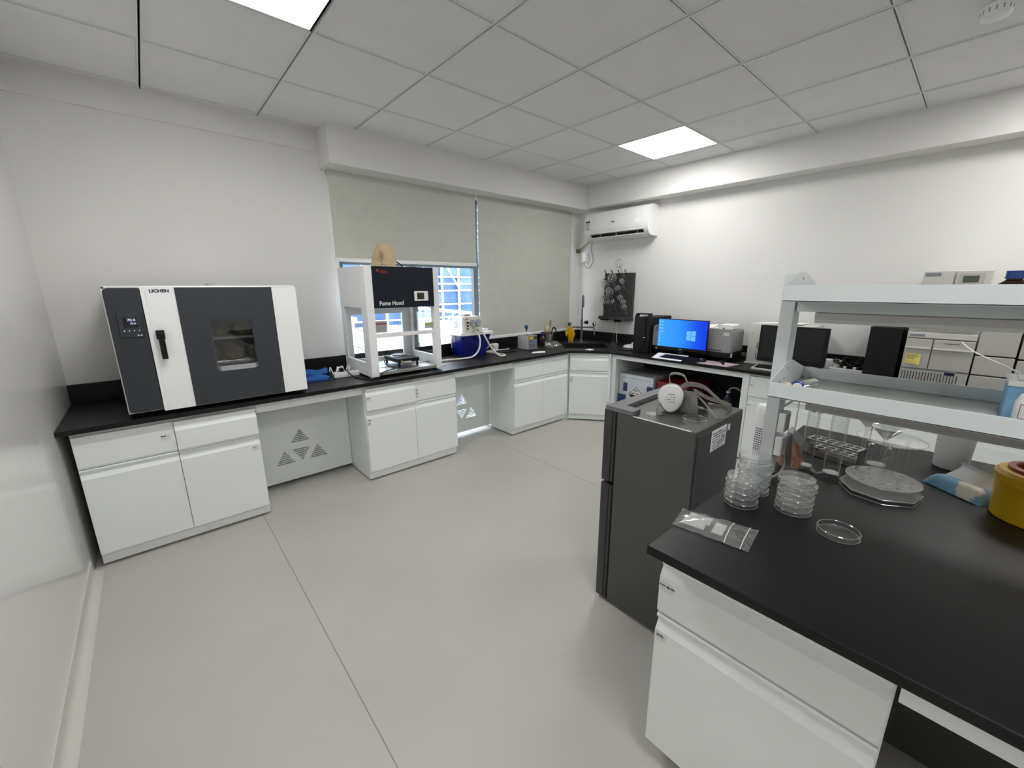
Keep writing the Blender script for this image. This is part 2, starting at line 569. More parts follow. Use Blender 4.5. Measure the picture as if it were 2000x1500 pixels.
# LED panels
names = {(0, -3): 'lit square ceiling panel above the drying oven side', (5, -3): 'lit square ceiling panel near the air conditioner',
         (0, -7): 'lit square ceiling panel behind the camera by the glossy wall', (5, -7): 'lit square ceiling panel behind the camera by the right wall',
         (0, -11): 'unseen ceiling panel added for fill at the far end by the glossy wall', (5, -11): 'unseen ceiling panel added for fill at the far end by the right wall'}
for (i, j) in LIGHTS:
    t = thing('ceiling_light', names[(i, j)], 'ceiling light', (i * .6 + .3, j * .6 + .3, ZC), group='square LED ceiling panels')
    b = B().plate([(-.296, -.296), (.296, -.296), (.296, .296), (-.296, .296)], [[(-.285, -.285), (-.285, .285), (.285, .285), (.285, -.285)]], 'z', .0, .015)
    obj('frame', b, 'white', t)
    obj('diffuser', B().box(-.285, .285, -.285, .285, .004, .009), 'led', t)

# smoke detector
t = thing('smoke_detector', 'white round smoke detector on a ceiling tile', 'smoke detector', (2.722, -3.295, ZC))
obj('base', B().cyl((0, 0, -.012), .05, .014, seg=28), 'white', t)
obj('sensor', B().lathe([(.0, -.05), (.03, -.05), (.045, -.042), (.048, -.03), (.048, -.012)], seg=28), 'white', t)
b = B()
for k in range(14):
    a = 2 * pi * k / 14
    b.box(.047 * cos(a) - .002, .047 * cos(a) + .002, .047 * sin(a) - .002, .047 * sin(a) + .002, -.03, -.014)
obj('vent', b, 'greyink', t)

# ------------------------------------------------------------------ window
wd = struct('window_1', 'dark aluminium window behind the roller blinds')
fy0, fy1 = .14, .19
b = B().box(1.072, 3.93, fy0, fy1, .06, .12).box(1.072, 3.93, fy0, fy1, 2.29, 2.345).box(1.072, 1.115, fy0, fy1, .12, 2.29).box(3.89, 3.93, fy0, fy1, .12, 2.29)
obj('window_frame', b, 'alu', wd)
obj('transom', B().box(1.115, 3.89, fy0, fy1, 1.655, 1.71, .004), 'alu', wd)
obj('transom', B().box(1.115, 3.89, fy0, fy1, .80, .86, .004), 'alu', wd)
mull = [1.765, 2.50, 3.23]
for x in mull:
    obj('mullion', B().box(x - .03, x + .03, fy0 - .005, fy1, .12, 2.29, .004), 'alu', wd)
xe = [1.115] + [v for x in mull for v in (x - .03, x + .03)] + [3.89]
for k in range(0, 8, 2):
    for z0, z1 in ((.12, .80), (.86, 1.655), (1.71, 2.29)):
        obj('pane', B().box(xe[k], xe[k + 1], .162, .168, z0, z1), 'pane', wd)
obj('window_sill', B().box(1.074, 3.928, .075, .14, .06, .07), 'white', wd)

# roller blinds
def blind(x0, x1, zb, label, chain=False):
    t = thing('roller_blind', label, 'blind', ((x0 + x1) / 2, .045, zb), group='roller blinds at the window')
    n = 24
    v = []; f = []
    for k in range(n + 1):
        z = 2.3515 + (zb + .028 - 2.3515) * k / n
        off = .003 * sin(k * .8) * (k / n)
        for x in (x0, x1): v += [(x, .045 + off, z), (x, .047 + off, z)]
    for k in range(n):
        a = 4 * k
        f += [(a, a + 4, a + 6, a + 2), (a + 1, a + 3, a + 7, a + 5), (a, a + 1, a + 5, a + 4), (a + 2, a + 6, a + 7, a + 3)]
    obj('cloth', B().add(v, f, True), 'blind', t, True)
    obj('bottom_rail', B().box(x0 - .006, x1 + .006, .036, .056, zb, zb + .03, .006), 'white', t, True)
    obj('roller', B().cyl((x0, .068, 2.328), .019, x1 - x0, 'x', 14), 'blind', t, True)
    if chain:
        obj('pull_cord', B().tube([(x0 - .035, .075, 2.25), (x0 - .03, .075, 1.9), (x0 - .015, .07, 1.55), (x0 - .02, .07, 1.3), (x0 - .005, .065, .94)], .0022, 6), 'white', t, True)
blind(1.032, 2.438, 1.672, 'half raised grey green roller blind above the fume hood', True)
blind(2.468, 3.912, .9085, 'lowered grey green roller blind beside the sink')

# ------------------------------------------------------------------ outdoors, seen through the gap under the raised blind
M['tarp'] = mat('blue_sheeting', (0.045, 0.11, 0.27), 0.6, noise=0.3, scale=2.5, bump=0.5, bscale=12)
M['tarp2'] = mat('pale_sheeting', (0.09, 0.16, 0.30), 0.6, noise=0.25, scale=3.0)
M['outwhite'] = mat('white_steel_frame', (0.75, 0.75, 0.74), 0.6)
M['roofwhite'] = mat('white_roof_sheet', (0.62, 0.63, 0.64), 0.6, noise=0.1, scale=3)
M['roofgrey'] = mat('grey_roof_rib', (0.30, 0.31, 0.33), 0.6)
M['outbeige'] = mat('beige_render', (0.62, 0.52, 0.42), 0.8, noise=0.12, scale=8)  # plain beige tone of the rendered wall
M['ground'] = mat('yard_concrete', (0.45, 0.45, 0.44), 0.9, noise=0.1, scale=2)
struct('ground', 'concrete yard outside the window', B().box(-14, 22, .6, 30, -3.4, -3.3), 'ground')
t = thing('building', 'blue sheeted building with a white steel lattice outside the window', 'building', (5.5, 8.2, -3.3))
obj('wall', B().box(1.5, 12.5, 8.1, 8.3, -3.3, 4.25), 'tarp', t, True)
gx = [7.0 + .64 * k for k in range(-8, 9)]
gz = [.10, .51, .92, 1.346, 1.56, 1.772, 2.2, 2.64, 3.08, 3.27, 3.49, 3.9, 4.3]
for x in gx: obj('lattice_post', B().box(x - .028, x + .028, 8.0, 8.06, -3.3, 4.5), 'outwhite', t, True)
for z in gz: obj('lattice_rail', B().box(1.6, 12.4, 7.96, 8.0, z - .022, z + .022), 'outwhite', t, True)
for k, (x, z, w) in enumerate(((7.03, 1.79, .58), (7.67, 1.37, .58), (5.11, 1.79, .58), (8.31, 2.66, .58), (6.39, .94, .58))):
    obj('sheet', B().box(x, x + w, 8.06, 8.1, z, z + .42), 'tarp2', t, True)
obj('brace', B().tube([(7.12, 7.95, 2.15), (7.64, 7.95, 1.35)], .025, 6, spline=False), 'outwhite', t, True)
t = thing('low_roof', 'white ribbed sheet roof just below the window', 'roof', (4.0, 5.5, -.4))
b = B().add([(1.2, 4.3, .12), (9.5, 4.3, .12), (9.5, 7.6, .40), (1.2, 7.6, .40), (1.2, 4.3, .06), (9.5, 4.3, .06), (9.5, 7.6, .34), (1.2, 7.6, .34)],
            [(0, 1, 2, 3), (7, 6, 5, 4), (0, 4, 5, 1), (1, 5, 6, 2), (2, 6, 7, 3), (3, 7, 4, 0)])
obj('sheet', b, 'roofwhite', t, True)
for k in range(20):
    x = 1.5 + k * .4
    obj('rib', B().add([(x, 4.3, .121), (x + .035, 4.3, .121), (x + .035, 7.6, .401), (x, 7.6, .401), (x, 4.3, .14), (x + .035, 4.3, .14), (x + .035, 7.6, .42), (x, 7.6, .42)],
        [(4, 5, 6, 7), (0, 4, 7, 3), (1, 2, 6, 5), (0, 1, 5, 4)]), 'roofgrey', t, True)
obj('eave', B().box(1.2, 9.5, 4.24, 4.3, -.25, .15), 'roofwhite', t, True)
obj('eave_lettering', lines(B(), (1.6, 4.238, -.12), (1, 0, 0), (0, 0, 1), 6.5, 1, .2, .15, 44, .7, .002, .16), 'greyink', t, True)
t = thing('side_wall', 'cream wall outside the left of the window', 'wall', (1.6, 4.2, -3.3))
obj('render', B().box(-.6, 3.05, 5.2, 5.5, -3.3, .75), 'outbeige', t, True)
obj('coping', B().box(-.6, 3.1, 5.15, 5.55, .75, .85), 'outwhite', t, True)
t = thing('roof_truss', 'white steel roof truss beyond the window', 'truss', (6.8, 5.4, -.3))
obj('chord', B().tube([(4.3, 5.2, 1.02), (8.2, 5.6, .55)], .045, 6, spline=False), 'outwhite', t, True)
obj('chord', B().tube([(4.3, 5.2, .70), (8.2, 5.6, .40)], .04, 6, spline=False), 'outwhite', t, True)
for k in range(7):
    a = 4.4 + k * .5
    obj('strut', B().tube([(a, 5.2 + .1 * (a - 4.3), .70 - .077 * (a - 4.3)), (a + .28, 5.2 + .1 * (a + .28 - 4.3), 1.02 - .12 * (a + .28 - 4.3))], .022, 6, spline=False), 'outwhite', t, True)
# ================================================================== benches
# worktop of the corner bench, with the sink cut out
SC = Vector((3.585, -.482)); su = Vector((.73, -.683)).normalized(); sv = Vector((.683, .73)).normalized()
def sink_rect(w, d):
    return [tuple(SC + su * a * w / 2 + sv * c * d / 2) for a, c in ((-1, -1), (1, -1), (1, 1), (-1, 1))]
wt = thing('worktop', 'long black corner worktop running under the window and along the right wall', 'worktop', (3.5, -.4, .767))
outer = [(-.603, .06), (-.603, -.618), (3.17, -.618), (3.437, -.93), (3.437, -4.7), (4.112, -4.7), (4.112, .06)]
obj('slab', B().plate(outer, [list(reversed(sink_rect(.49, .375)))], 'z', .766, ZT), 'black', wt, True)
sp_ = tag(obj('splashback', B().box(-.603, 4.112, .041, .06, ZT + .0005, .907, .002), 'black'), 'black upstand behind the worktop along the window wall', 'splashback')
sp_ = tag(obj('splashback', B().box(4.093, 4.112, -4.7, .04, ZT + .0005, .905, .002), 'black'), 'black upstand behind the worktop along the right wall', 'splashback')
sk = thing('sink', 'black recessed corner sink basin below the swan neck tap', 'sink', (SC.x, SC.y, .52))
r = sink_rect(.486, .371)
b = B()
bot = [(p[0] * .96 + SC.x * .04, p[1] * .96 + SC.y * .04, .56) for p in r]
top = [(p[0], p[1], ZT - .003) for p in r]
b.add(top + bot, [(0, 1, 5, 4), (1, 2, 6, 5), (2, 3, 7, 6), (3, 0, 4, 7), (4, 5, 6, 7)])
obj('basin', b, 'blackp', sk, True)
rr = sink_rect(.515, .40); ri = sink_rect(.48, .365)
obj('rim', B().plate(rr, [list(reversed(ri))], 'z', ZT, ZT + .003), 'blackp', sk, True)
obj('drain', B().cyl((SC.x, SC.y, .56), .03, .004), 'steel', sk, True)

def front_panel(b, x0, x1, z0, z1, off=0.0, bottom=True):
    p = [(-.02, z0 + (.012 if bottom else .001)), (-.02, z1 - .052), (-.005, z1 - .026), (-.005, z1 - .022), (-.015, z1 - .013), (-.018, z1 - .004), (-.014, z1), (0, z1), (0, z0), (-.012 if bottom else -.02, z0)]
    b.prism([(q[0] - off, q[1]) for q in p], 'x', x0, x1)
    return b

def sticker(parent, x0, z0, w, h, rows, y, seed):
    s_ = obj('sticker', B().box(x0, x0 + w, y - .0006, y, z0, z0 + h), 'label', parent)
    obj('print', lines(B(), (x0 + w * .1, y - .0007, z0 + h * .68), (1, 0, 0), (0, 0, 1), w * .8, rows, h / (rows + .3), h * .13 if rows > 1 else h * .22, seed, .9, 0.0002), 'ink', s_) if False else None
    lb = lines(B(), (x0 + w * .1, y - .0009, z0 + h * .72), (1, 0, 0), (0, 0, 1), w * .75, rows, h * .9 / rows, min(h * .2, .006), seed, .92)
    p_ = obj('sticker_print', lb, 'ink', parent)
    return s_

def cabinet(label, loc, rz, w, d, bays, drawers=True, z1d=.742, zsp=.566, offs=None, feet=True, group='pale green lab base cabinets', h=.766, plin=0.012):
    """local x along the front, y into the depth, front plane at y = 0"""
    t = thing('base_cabinet', label, 'cabinet', (loc[0], loc[1], 0), rz, group)
    obj('body', B().box(0, w, 0.0, d, .08, h), 'cab', t)
    obj('plinth', B().box(.0, w, plin, d, .014, .08), 'cab', t)
    if feet:
        for fx in (.04, w - .04):
            for fy in (.06 + plin, d - .05): obj('foot', B().cyl((fx, fy, 0), .016, .014, seg=12), 'rubber', t)
    offs = offs or {}
    x = 0.0
    fronts = []
    for k, bw in enumerate(bays):
        a, c = x + .0015 + (.002 if k == 0 else 0), x + bw - .0015 - (.002 if k == len(bays) - 1 else 0)
        if drawers:
            dr = obj('drawer', front_panel(B(), a, c, zsp + .002, z1d, offs.get(('d', k), 0)), 'cab', t)
            if offs.get(('d', k), 0) > .003:
                obj('drawer_box', B().box(a + .02, c - .02, -offs[('d', k)], .3, zsp + .02, z1d - .05), 'cab', dr)
            do = obj('door', front_panel(B(), a, c, .083, zsp - .002, offs.get(('o', k), 0), False), 'cab', t)
            fronts.append((dr, do, a, c))
        else:
            do = obj('door', front_panel(B(), a, c, .083, z1d, 0, False), 'cab', t)
            fronts.append((None, do, a, c))
        x += bw
    return t, fronts

YC = -.567
t, f = cabinet('two door base cabinet in the corner below the drying oven', (-.565, YC), 0, .80, .60, [.40, .40], offs={('d', 1): .016, ('o', 1): .004})
sticker(f[0][0], .335, .645, .042, .028, 1, -.0203, 3)
sticker(f[1][1], .748, .472, .042, .026, 1, -.0243, 4)
t, f = cabinet('two door base cabinet below the fume hood', (.92, YC), 0, .80, .60, [.405, .395], offs={('d', 0): .018})
sticker(f[0][0], .006, .648, .036, .030, 1, -.0383, 5)
sticker(f[0][1], .006, .455, .032, .056, 2, -.0203, 6)
sticker(f[1][0], .413, .60, .026, .082, 3, -.0203, 7)
t, f = cabinet('two door base cabinet between the open bay and the sink cabinet', (2.395, YC), 0, .79, .60, [.40, .39])
# diagonal sink cabinet
dv = Vector((3.46 - 3.20, -.925 + .60)); L = dv.length; ang = atan2(dv.y, dv.x)
t, f = cabinet('angled single door base cabinet under the corner sink', (3.20, -.598), ang, L, .42, [L], feet=False, group='pale green lab base cabinets')
sticker(f[0][1], .006, .44, .034, .072, 3, -.0203, 8)
sb_ = [c for c in t.children if c.name.startswith('body')][0]
nb = B().box(0, L, 0, .40, .08, .55).box(0, L, 0, .02, .55, .766); sb_.data.clear_geometry(); sb_.data.from_pydata([tuple(v) for v in nb.v], [], nb.f)
obj('gap_light_stop', B().box(3.187, 3.235, -.575, -.54, .001, .765), 'cab', t, True)  # added behind the cabinet gap to stop light leaking through
obj('gap_light_stop', B().box(3.50, 3.53, -.955, -.92, .001, .765), 'cab', t, True)  # matching light stop added at the other side
# right bench cabinets
t, f = cabinet('base cabinet with a drawer right of the open storage bay', (3.497, -2.300), -pi / 2, .365, .60, [.365])
sticker(f[0][0], .006, .655, .034, .018, 1, -.0203, 9)
sticker(f[0][1], .006, .485, .034, .018, 1, -.0203, 10)
t, f = cabinet('base cabinet behind the island under the black computer tower', (3.497, -2.668), -pi / 2, .44, .60, [.44])
t, f = cabinet('base cabinet behind the island under the beige analyser', (3.497, -3.111), -pi / 2, .80, .60, [.40, .40])

# open bays of the window bench: apron rail and slotted back panel
def tri_slots(cx, z0, s, h, up=True, n=7):
    out = []
    dz = h / (n + .4)
    for k in range(n):
        zc = z0 + dz * (k + .5) if True else 0
        fr = 1 - (k + .5) / (n + .4)
        if not up: fr = (k + .5) / (n + .4)
        w = s * fr
        zb, zt_ = z0 + dz * (k + .22), z0 + dz * (k + .78)
        if w < .006: continue
        out.append([(cx - w / 2, zb), (cx - w / 2, zt_), (cx + w / 2, zt_), (cx + w / 2, zb)])
    return out
def bay(x0, x1, label):
    t = thing('kneehole_panel', label, 'panel', ((x0 + x1) / 2, -.2, .03), group='slotted back panels of the open bench bays')
    ox = x0 - .24
    cx = .551 + ox
    holes = tri_slots(cx, .324, .132, .108) + tri_slots(cx, .172, .132, .108, False) + tri_slots(cx + .115, .168, .132, .11) + tri_slots(cx - .117, .168, .132, .11)
    obj('panel', B().plate([(x0 + .002, .035), (x1 - .002, .035), (x1 - .002, .74), (x0 + .002, .74)], holes, 'y', -.2, -.188), 'cab', t, True)
    a = thing('apron_rail', label.replace('slotted grey back panel of', 'pale front rail above'), 'rail', ((x0 + x1) / 2, -.56, .70), group='front rails of the open bench bays')
    obj('rail', B().box(x0 + .001, x1 - .001, -.565, -.545, .70, .766, .001), 'cab', a, True)
bay(.237, .918, 'slotted grey back panel of the open bay beside the oven cabinet')
bay(1.722, 2.393, 'slotted grey back panel of the open bay beside the hood cabinet')

# open storage bay of the right bench
t = thing('bench_frame', 'pale steel frame around the dark open storage bay', 'frame', (3.49, -1.6, 0))
obj('post', B().box(3.485, 3.52, -.995, -.945, .012, .766, .001), 'cab', t, True)
obj('post', B().box(3.485, 3.52, -2.297, -2.245, .012, .766, .001), 'cab', t, True)
obj('rail', B().box(3.486, 3.515, -2.245, -.995, .715, .766, .001), 'cab', t, True)
obj('side_panel', B().box(3.52, 4.08, -.975, -.96, .012, .766), 'cab', t, True)
obj('back_panel', B().box(4.085, 4.10, -2.29, -.96, .012, .766), 'blackm', t, True)
obj('base_panel', B().box(3.52, 4.08, -2.29, -.976, .02, .035), 'blackm', t, True)
for y in (-.97, -2.27): obj('foot', B().cyl((3.505, y, 0), .014, .012, seg=10), 'rubber', t, True)
t = thing('support_leg', 'dark steel leg at the back of the open storage bay', 'leg', (4.07, -1.2, .035))
obj('column', B().box(4.062, 4.083, -1.25, -1.17, .036, .765, .003), 'blackm', t, True)

# ------------------------------------------------------------------ island
ZI = .80
it = thing('island_worktop', 'black island worktop with the pale steel reagent shelf on it', 'worktop', (1.44, -4.2, .775))
obj('slab', B().box(.722, 2.158, -5.6, -2.987, .774, ZI, .003), 'black', it, True)
t, f = cabinet('island base cabinet with one wide drawer and door facing the left wall', (.815, -2.992), -pi / 2, .492, .62, [.492], z1d=.726, zsp=.550, h=.774, plin=.035, feet=True)
s1 = obj('sticker', B().box(.003, .043, -.0209, -.0203, .632, .66), 'label', f[0][0])
text('sticker_print', 'PH计+缓冲剂', .0075, 'ink', f[0][0], (.005, -.0212, .647), (1, 0, 0), (0, 0, 1))
s2_ = obj('sticker', B().box(.003, .038, -.0209, -.0203, .464, .494), 'label', f[0][1])
text('sticker_print', '试剂', .0115, 'ink', f[0][1], (.008, -.0212, .477), (1, 0, 0), (0, 0, 1))
ap = thing('apron_rail', 'pale front rail above the dark island kneehole', 'rail', (.82, -4.0, .7))
obj('rail', B().box(.757, .775, -4.6, -3.489, .716, .773, .001), 'cab', ap, True)
t, f = cabinet('island base cabinet beyond the kneehole out of frame', (.815, -4.61), -pi / 2, .80, .62, [.40, .40], z1d=.726, zsp=.55, h=.774, plin=.035)
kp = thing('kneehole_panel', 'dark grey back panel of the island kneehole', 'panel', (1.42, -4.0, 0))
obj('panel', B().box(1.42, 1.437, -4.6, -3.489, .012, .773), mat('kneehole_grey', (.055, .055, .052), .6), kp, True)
t, f = cabinet('island base cabinet on the far side facing the instruments', (2.09, -5.0), pi / 2, 2.0, .62, [.5, .5, .5, .5], z1d=.726, zsp=.55, h=.774, plin=.035)
# ================================================================== things on the window bench
M['ovendark'] = mat('oven_charcoal', (0.034, 0.040, 0.048), 0.42, spec=0.45, noise=0.06)
M['ovenpanel'] = mat('oven_control_charcoal', (0.026, 0.032, 0.040), 0.4, noise=0.05)
M['navyink'] = mat('navy_print', (0.012, 0.016, 0.06), 0.5)
M['lcd'] = mat('black_display', (0.004, 0.004, 0.010), 0.15, spec=0.6)
M['digit'] = emit('display_digits', (0.65, 0.75, 1.0), 1.1)
M['wood'] = mat('cut_wood', (0.33, 0.20, 0.085), 0.8, noise=0.35, scale=14)
M['barkm'] = mat('wood_bark', (0.10, 0.06, 0.03), 0.9, noise=0.4, scale=20, bump=0.6, bscale=60)
M['navy'] = mat('navy_front', (0.006, 0.010, 0.019), 0.4, spec=.25, noise=0.08)
M['duct'] = mat('cream_duct', (0.62, 0.50, 0.30), 0.6, noise=0.1, scale=20)
M['redink'] = mat('red_print', (0.25, 0.015, 0.02), 0.5)
M['blueplastic'] = mat('blue_tub', (0.006, 0.010, 0.16), 0.25, spec=0.5, noise=0.05)
M['hose'] = mat('white_hose', (0.72, 0.70, 0.64), 0.4, noise=0.03)
M['towel'] = mat('blue_towel', (0.035, 0.13, 0.42), 0.85, spec=0.1, noise=0.15, scale=25, bump=0.4, bscale=400)
M['yellow'] = mat('yellow_cloth', (0.62, 0.40, 0.015), 0.8, spec=0.15, noise=0.15, scale=20)
M['amber'] = mat('amber_glass', (0.020, 0.008, 0.003), 0.12, spec=0.6, noise=0.1)
M['bluecap'] = mat('blue_cap', (0.012, 0.045, 0.22), 0.4)
M['green'] = mat('green_tag', (0.30, 0.42, 0.04), 0.6)

# ---- drying oven
t = thing('drying_oven', 'large white and charcoal drying oven with a window full of wood slices', 'oven', (.105, -.29, ZT))
x0, x1, y0, y1, z0, z1 = -.333, .545, -.568, .03, .815, 1.480
b = B().box(x0, x1, y0, y1, z1 - .02, z1, .006).box(x0, x1, y0, y1, z0, z0 + .05).box(x0, x0 + .02, y0, y1, z0, z1, .006).box(x1 - .15, x1, y0, y1, z0, z1, .004)
b.box(x0, x1, y1 - .05, y1, z0, z1)
obj('housing', b, 'whitep', t, True)
b = B().box(-.02, .39, -.10, -.08, z0 + .05, z1 - .02).box(-.04, -.02, y0 + .004, -.08, z0 + .05, z1 - .02)
b.box(-.02, .395, y0 + .004, -.08, .95, .955).box(-.02, .395, y0 + .004, -.08, 1.35, 1.355)
obj('chamber', b, 'blackm', t, True)
for z in (1.028, 1.178):
    b = B()
    for k in range(9): b.tube([(-.015, -.54 + k * .05, z), (.39, -.54 + k * .05, z)], .0035, 6, spline=False)
    for x in (.0, .19, .38): b.tube([(x, -.54, z - .005), (x, -.12, z - .005)], .003, 6, spline=False)
    b.box(-.015, .39, -.548, -.542, z - .004, z + .01)
    obj('rack', b, 'chrome', t, True)
cp = obj('control_panel', B().plate([(-.190, .826), (-.190, 1.470)] + rrect(-.326, -.24, .826, 1.470, .022)[6:18], [], 'y', -.603, -.568), 'ovenpanel', t, True)
dsp = obj('controller', B().box(-.294, -.203, -.610, -.603, 1.222, 1.346, .002), 'ovenpanel', t, True)
obj('screen', B().box(-.274, -.222, -.6106, -.610, 1.272, 1.324), 'lcd', dsp, True)
text('digits', '70.0', .019, 'digit', dsp, (-.226, -.6108, 1.304), (1, 0, 0), (0, 0, 1), 'RIGHT', True)
text('digits', '70.0', .014, 'digit', dsp, (-.226, -.6108, 1.288), (1, 0, 0), (0, 0, 1), 'RIGHT', True)
b = B()
for k in range(4): b.sphere((-.276 + k * .019, -.610, 1.256), .0022, 8, 6)
obj('indicator', b, 'digit', dsp, True)
b = B()
for k in range(2): b.add([(-.232 + k * .012, -.6105, 1.228), (-.222 + k * .012, -.6105, 1.228), (-.227 + k * .012, -.6105, 1.237)], [(0, 1, 2)])
obj('warning_mark', b, 'label', dsp, True)
dr = obj('door', B().plate([(-.186, .815), (.542, .815), (.542, 1.472), (-.186, 1.472)], [list(reversed(rrect(.075, .292, .994, 1.298, .025)))], 'y', -.607, -.572), 'whitep', t, True)
obj('door_edge', B().add([(-.186, -.60, .815), (-.168, -.6085, .815), (-.168, -.6085, 1.472), (-.186, -.60, 1.472)], [(0, 1, 2, 3)]), 'white', dr, True)
obj('dark_panel', B().plate([(-.049, .816), (.409, .816), (.409, 1.471), (-.049, 1.471)], [list(reversed(rrect(.078, .289, .997, 1.295, .024)))], 'y', -.609, -.6065), 'ovendark', dr, True)
ro = rrect(.076, .291, .995, 1.297, .026); ri = rrect(.087, .283, 1.024, 1.272, .012)
vv = [(p[0], -.6088, p[1]) for p in ro] + [(p[0], -.585, p[1]) for p in ri]
n = len(ro)
obj('window_bezel', B().add(vv, [(i, (i + 1) % n, n + (i + 1) % n, n + i) for i in range(n)], True), mat('bezel_grey', (0.10, 0.105, 0.12), 0.35), dr, True)
obj('window_glass', B().plate(rrect(.086, .284, 1.022, 1.274, .012), [], 'y', -.587, -.583), glass('oven_glass', (0.72, 0.74, 0.74), 0.06, 0.02, 0.5), dr, True)
b = B().box(-.158, -.123, -.634, -.607, 1.205, 1.252, .003).box(-.152, -.127, -.642, -.626, 1.10, 1.24, .003)
obj('handle', b, 'blackp', dr, True)
text('brand', 'LICHEN', .0205, 'navyink', dr, (-.152, -.6076, 1.447), (1, 0, 0), (0, 0, 1), world=True, sx=1.15, bold=.0009)
for x in (-.28, .49):
    for y in (-.52, -.02): obj('foot', B().cyl((x, y, ZT), .02, z0 - ZT, seg=14), 'rubber', t, True)
b = B().cyl((.14, -.25, z1), .018, .012).box(.11, .17, -.256, -.244, z1 + .010, z1 + .016)
obj('vent_knob', b, 'chrome', t, True)
# wood slices in the oven
def wood(x, z, r, y, L, label):
    t = thing('wood_slice', label, 'wood', (x, y, z), group='wood slices drying in the oven')
    rnd = random.Random(int(x * 1000 + z * 77))
    n = 22
    prof = [r * (1 + rnd.uniform(-.05, .05)) for _ in range(n)]
    ring = lambda s, yy: [(s * prof[k] * cos(2 * pi * k / n), yy, s * prof[k] * sin(2 * pi * k / n)) for k in range(n)]
    v = ring(1.0, 0) + ring(1.0, L)
    obj('bark', B().add(v, [(k, (k + 1) % n, n + (k + 1) % n, n + k) for k in range(n)] + [tuple(range(n, 2 * n))], True), 'barkm', t)
    obj('cut_face', B().add(ring(.97, -.001), [tuple(range(n))]), 'wood', t)
    b = B()
    for a in (rnd.uniform(-.4, .4), rnd.uniform(-.9, -.5)):
        d = Vector((cos(a), 0, sin(a))); e = Vector((-sin(a), 0, cos(a))) * .0016
        b.add([d * -r * .5 + e + Vector((0, -.0018, 0)), d * r * .75 + e * .3 + Vector((0, -.0018, 0)), d * r * .75 - e * .3 + Vector((0, -.0018, 0)), d * -r * .5 - e + Vector((0, -.0018, 0))], [(0, 1, 2, 3)])
    obj('crack', b, 'barkm', t)
wood(.148, 1.231, .049, -.42, .2, 'cut wood slice on the upper oven rack at left')
wood(.262, 1.229, .047, -.41, .2, 'cut wood slice on the upper oven rack at right')
wood(.196, 1.081, .049, -.44, .2, 'pale cut wood slice in the middle of the lower oven rack')
wood(.078, 1.079, .047, -.42, .2, 'cut wood slice at the left end of the lower oven rack')
wood(.316, 1.080, .048, -.42, .2, 'cut wood slice at the right end of the lower oven rack')

# ---- fume hood
t = thing('fume_hood', 'white bench fume hood with a dark blue front and open sash', 'fume hood', (1.32, -.27, ZT))
HX0, HX1, HY0, HY1, HZ0, HZ1 = 1.015, 1.622, -.532, -.012, .806, 1.618
def side(x, w):
    out = [(HY0 + .05, HZ0), (HY1, HZ0), (HY1, HZ1), (HY0 + .05, HZ1)]
    hole = [(-.432, .905), (-.432, 1.318), (-.072, 1.318), (-.072, .905)]
    return B().plate(out, [hole], 'x', x, x + w)
for x in (HX0, HX1 - .022):
    sp = obj('side_panel', side(x, .022), 'whitep', t, True)
    obj('side_glass', B().box(x + .009, x + .013, -.432, -.072, .905, 1.318), 'pane', sp, True)
obj('pillar', B().box(HX0, HX0 + .058, HY0 - .004, HY0 + .05, HZ0, HZ1, .002), 'whitep', t, True)
obj('pillar', B().box(HX1 - .05, HX1, HY0 - .004, HY0 + .05, HZ0, HZ1, .002), 'whitep', t, True)
obj('back_panel', B().plate([(HX0 + .022, HZ0), (HX1 - .022, HZ0), (HX1 - .022, HZ1), (HX0 + .022, HZ1)], [[(1.08, .872), (1.08, 1.245), (1.535, 1.245), (1.535, .872)]], 'y', -.034, -.012), 'whitep', t, True)
hd = obj('header', B().box(HX0 + .022, HX1 - .022, HY0 + .02, -.034, 1.315, HZ1, .002), 'whitep', t, True)
obj('back_glass', B().box(1.08, 1.535, -.025, -.021, .872, 1.245), 'pane', t, True)
fp = obj('front_panel', B().box(HX0 + .060, HX1 - .05, HY0 - .008, HY0 + .02, 1.316, HZ1 - .002, .001), 'navy', t, True)
text('lettering', 'Fume Hood', .043, 'white', fp, (1.112, HY0 - .0085, 1.337), (1, 0, 0), (0, 0, 1), world=True, sx=.93, bold=.0006)
b = B().lathe([(0, 0), (.011, 0), (.011, .0006), (0, .0006)], (1.116, HY0 - .0086, 1.585), 14, axis='y')
lines(b, (1.135, HY0 - .0085, 1.578), (1, 0, 0), (0, 0, 1), .06, 2, .011, .008, 4, .9)
obj('brand_mark', b, 'redink', fp, True)
ct = obj('controller', B().box(1.395, 1.513, HY0 - .022, HY0 - .008, 1.362, 1.436, .004), 'white', fp, True)
obj('screen', B().box(1.415, 1.477, HY0 - .0226, HY0 - .022, 1.374, 1.424), mat('lcd_green', (0.02, 0.026, 0.016), 0.2), ct, True)
obj('sash_glass', B().box(HX0 + .058, HX1 - .05, HY0 + .018, HY0 + .022, 1.12, 1.32), 'pane', t, True)
obj('sash_bar', B().box(HX0 + .058, HX1 - .05, HY0 - .002, HY0 + .03, 1.098, 1.128, .004), 'white', t, True)
sg = obj('sash_sticker', B().box(1.078, 1.168, HY0 + .016, HY0 + .0175, 1.135, 1.222), mat('grey_sticker', (0.36, 0.36, 0.36), 0.6), t, True)
obj('red_stripe', B().box(1.080, 1.166, HY0 + .015, HY0 + .016, 1.195, 1.205), 'redink', sg, True)
obj('print', lines(B(), (1.084, HY0 + .0155, 1.183), (1, 0, 0), (0, 0, 1), .075, 4, .012, .004, 12), 'greyink', sg, True)
sg = obj('sash_sticker', B().box(1.49, 1.566, HY0 + .016, HY0 + .0175, 1.142, 1.175), mat('pale_grey_sticker', (0.42, 0.42, 0.42), 0.6), t, True)
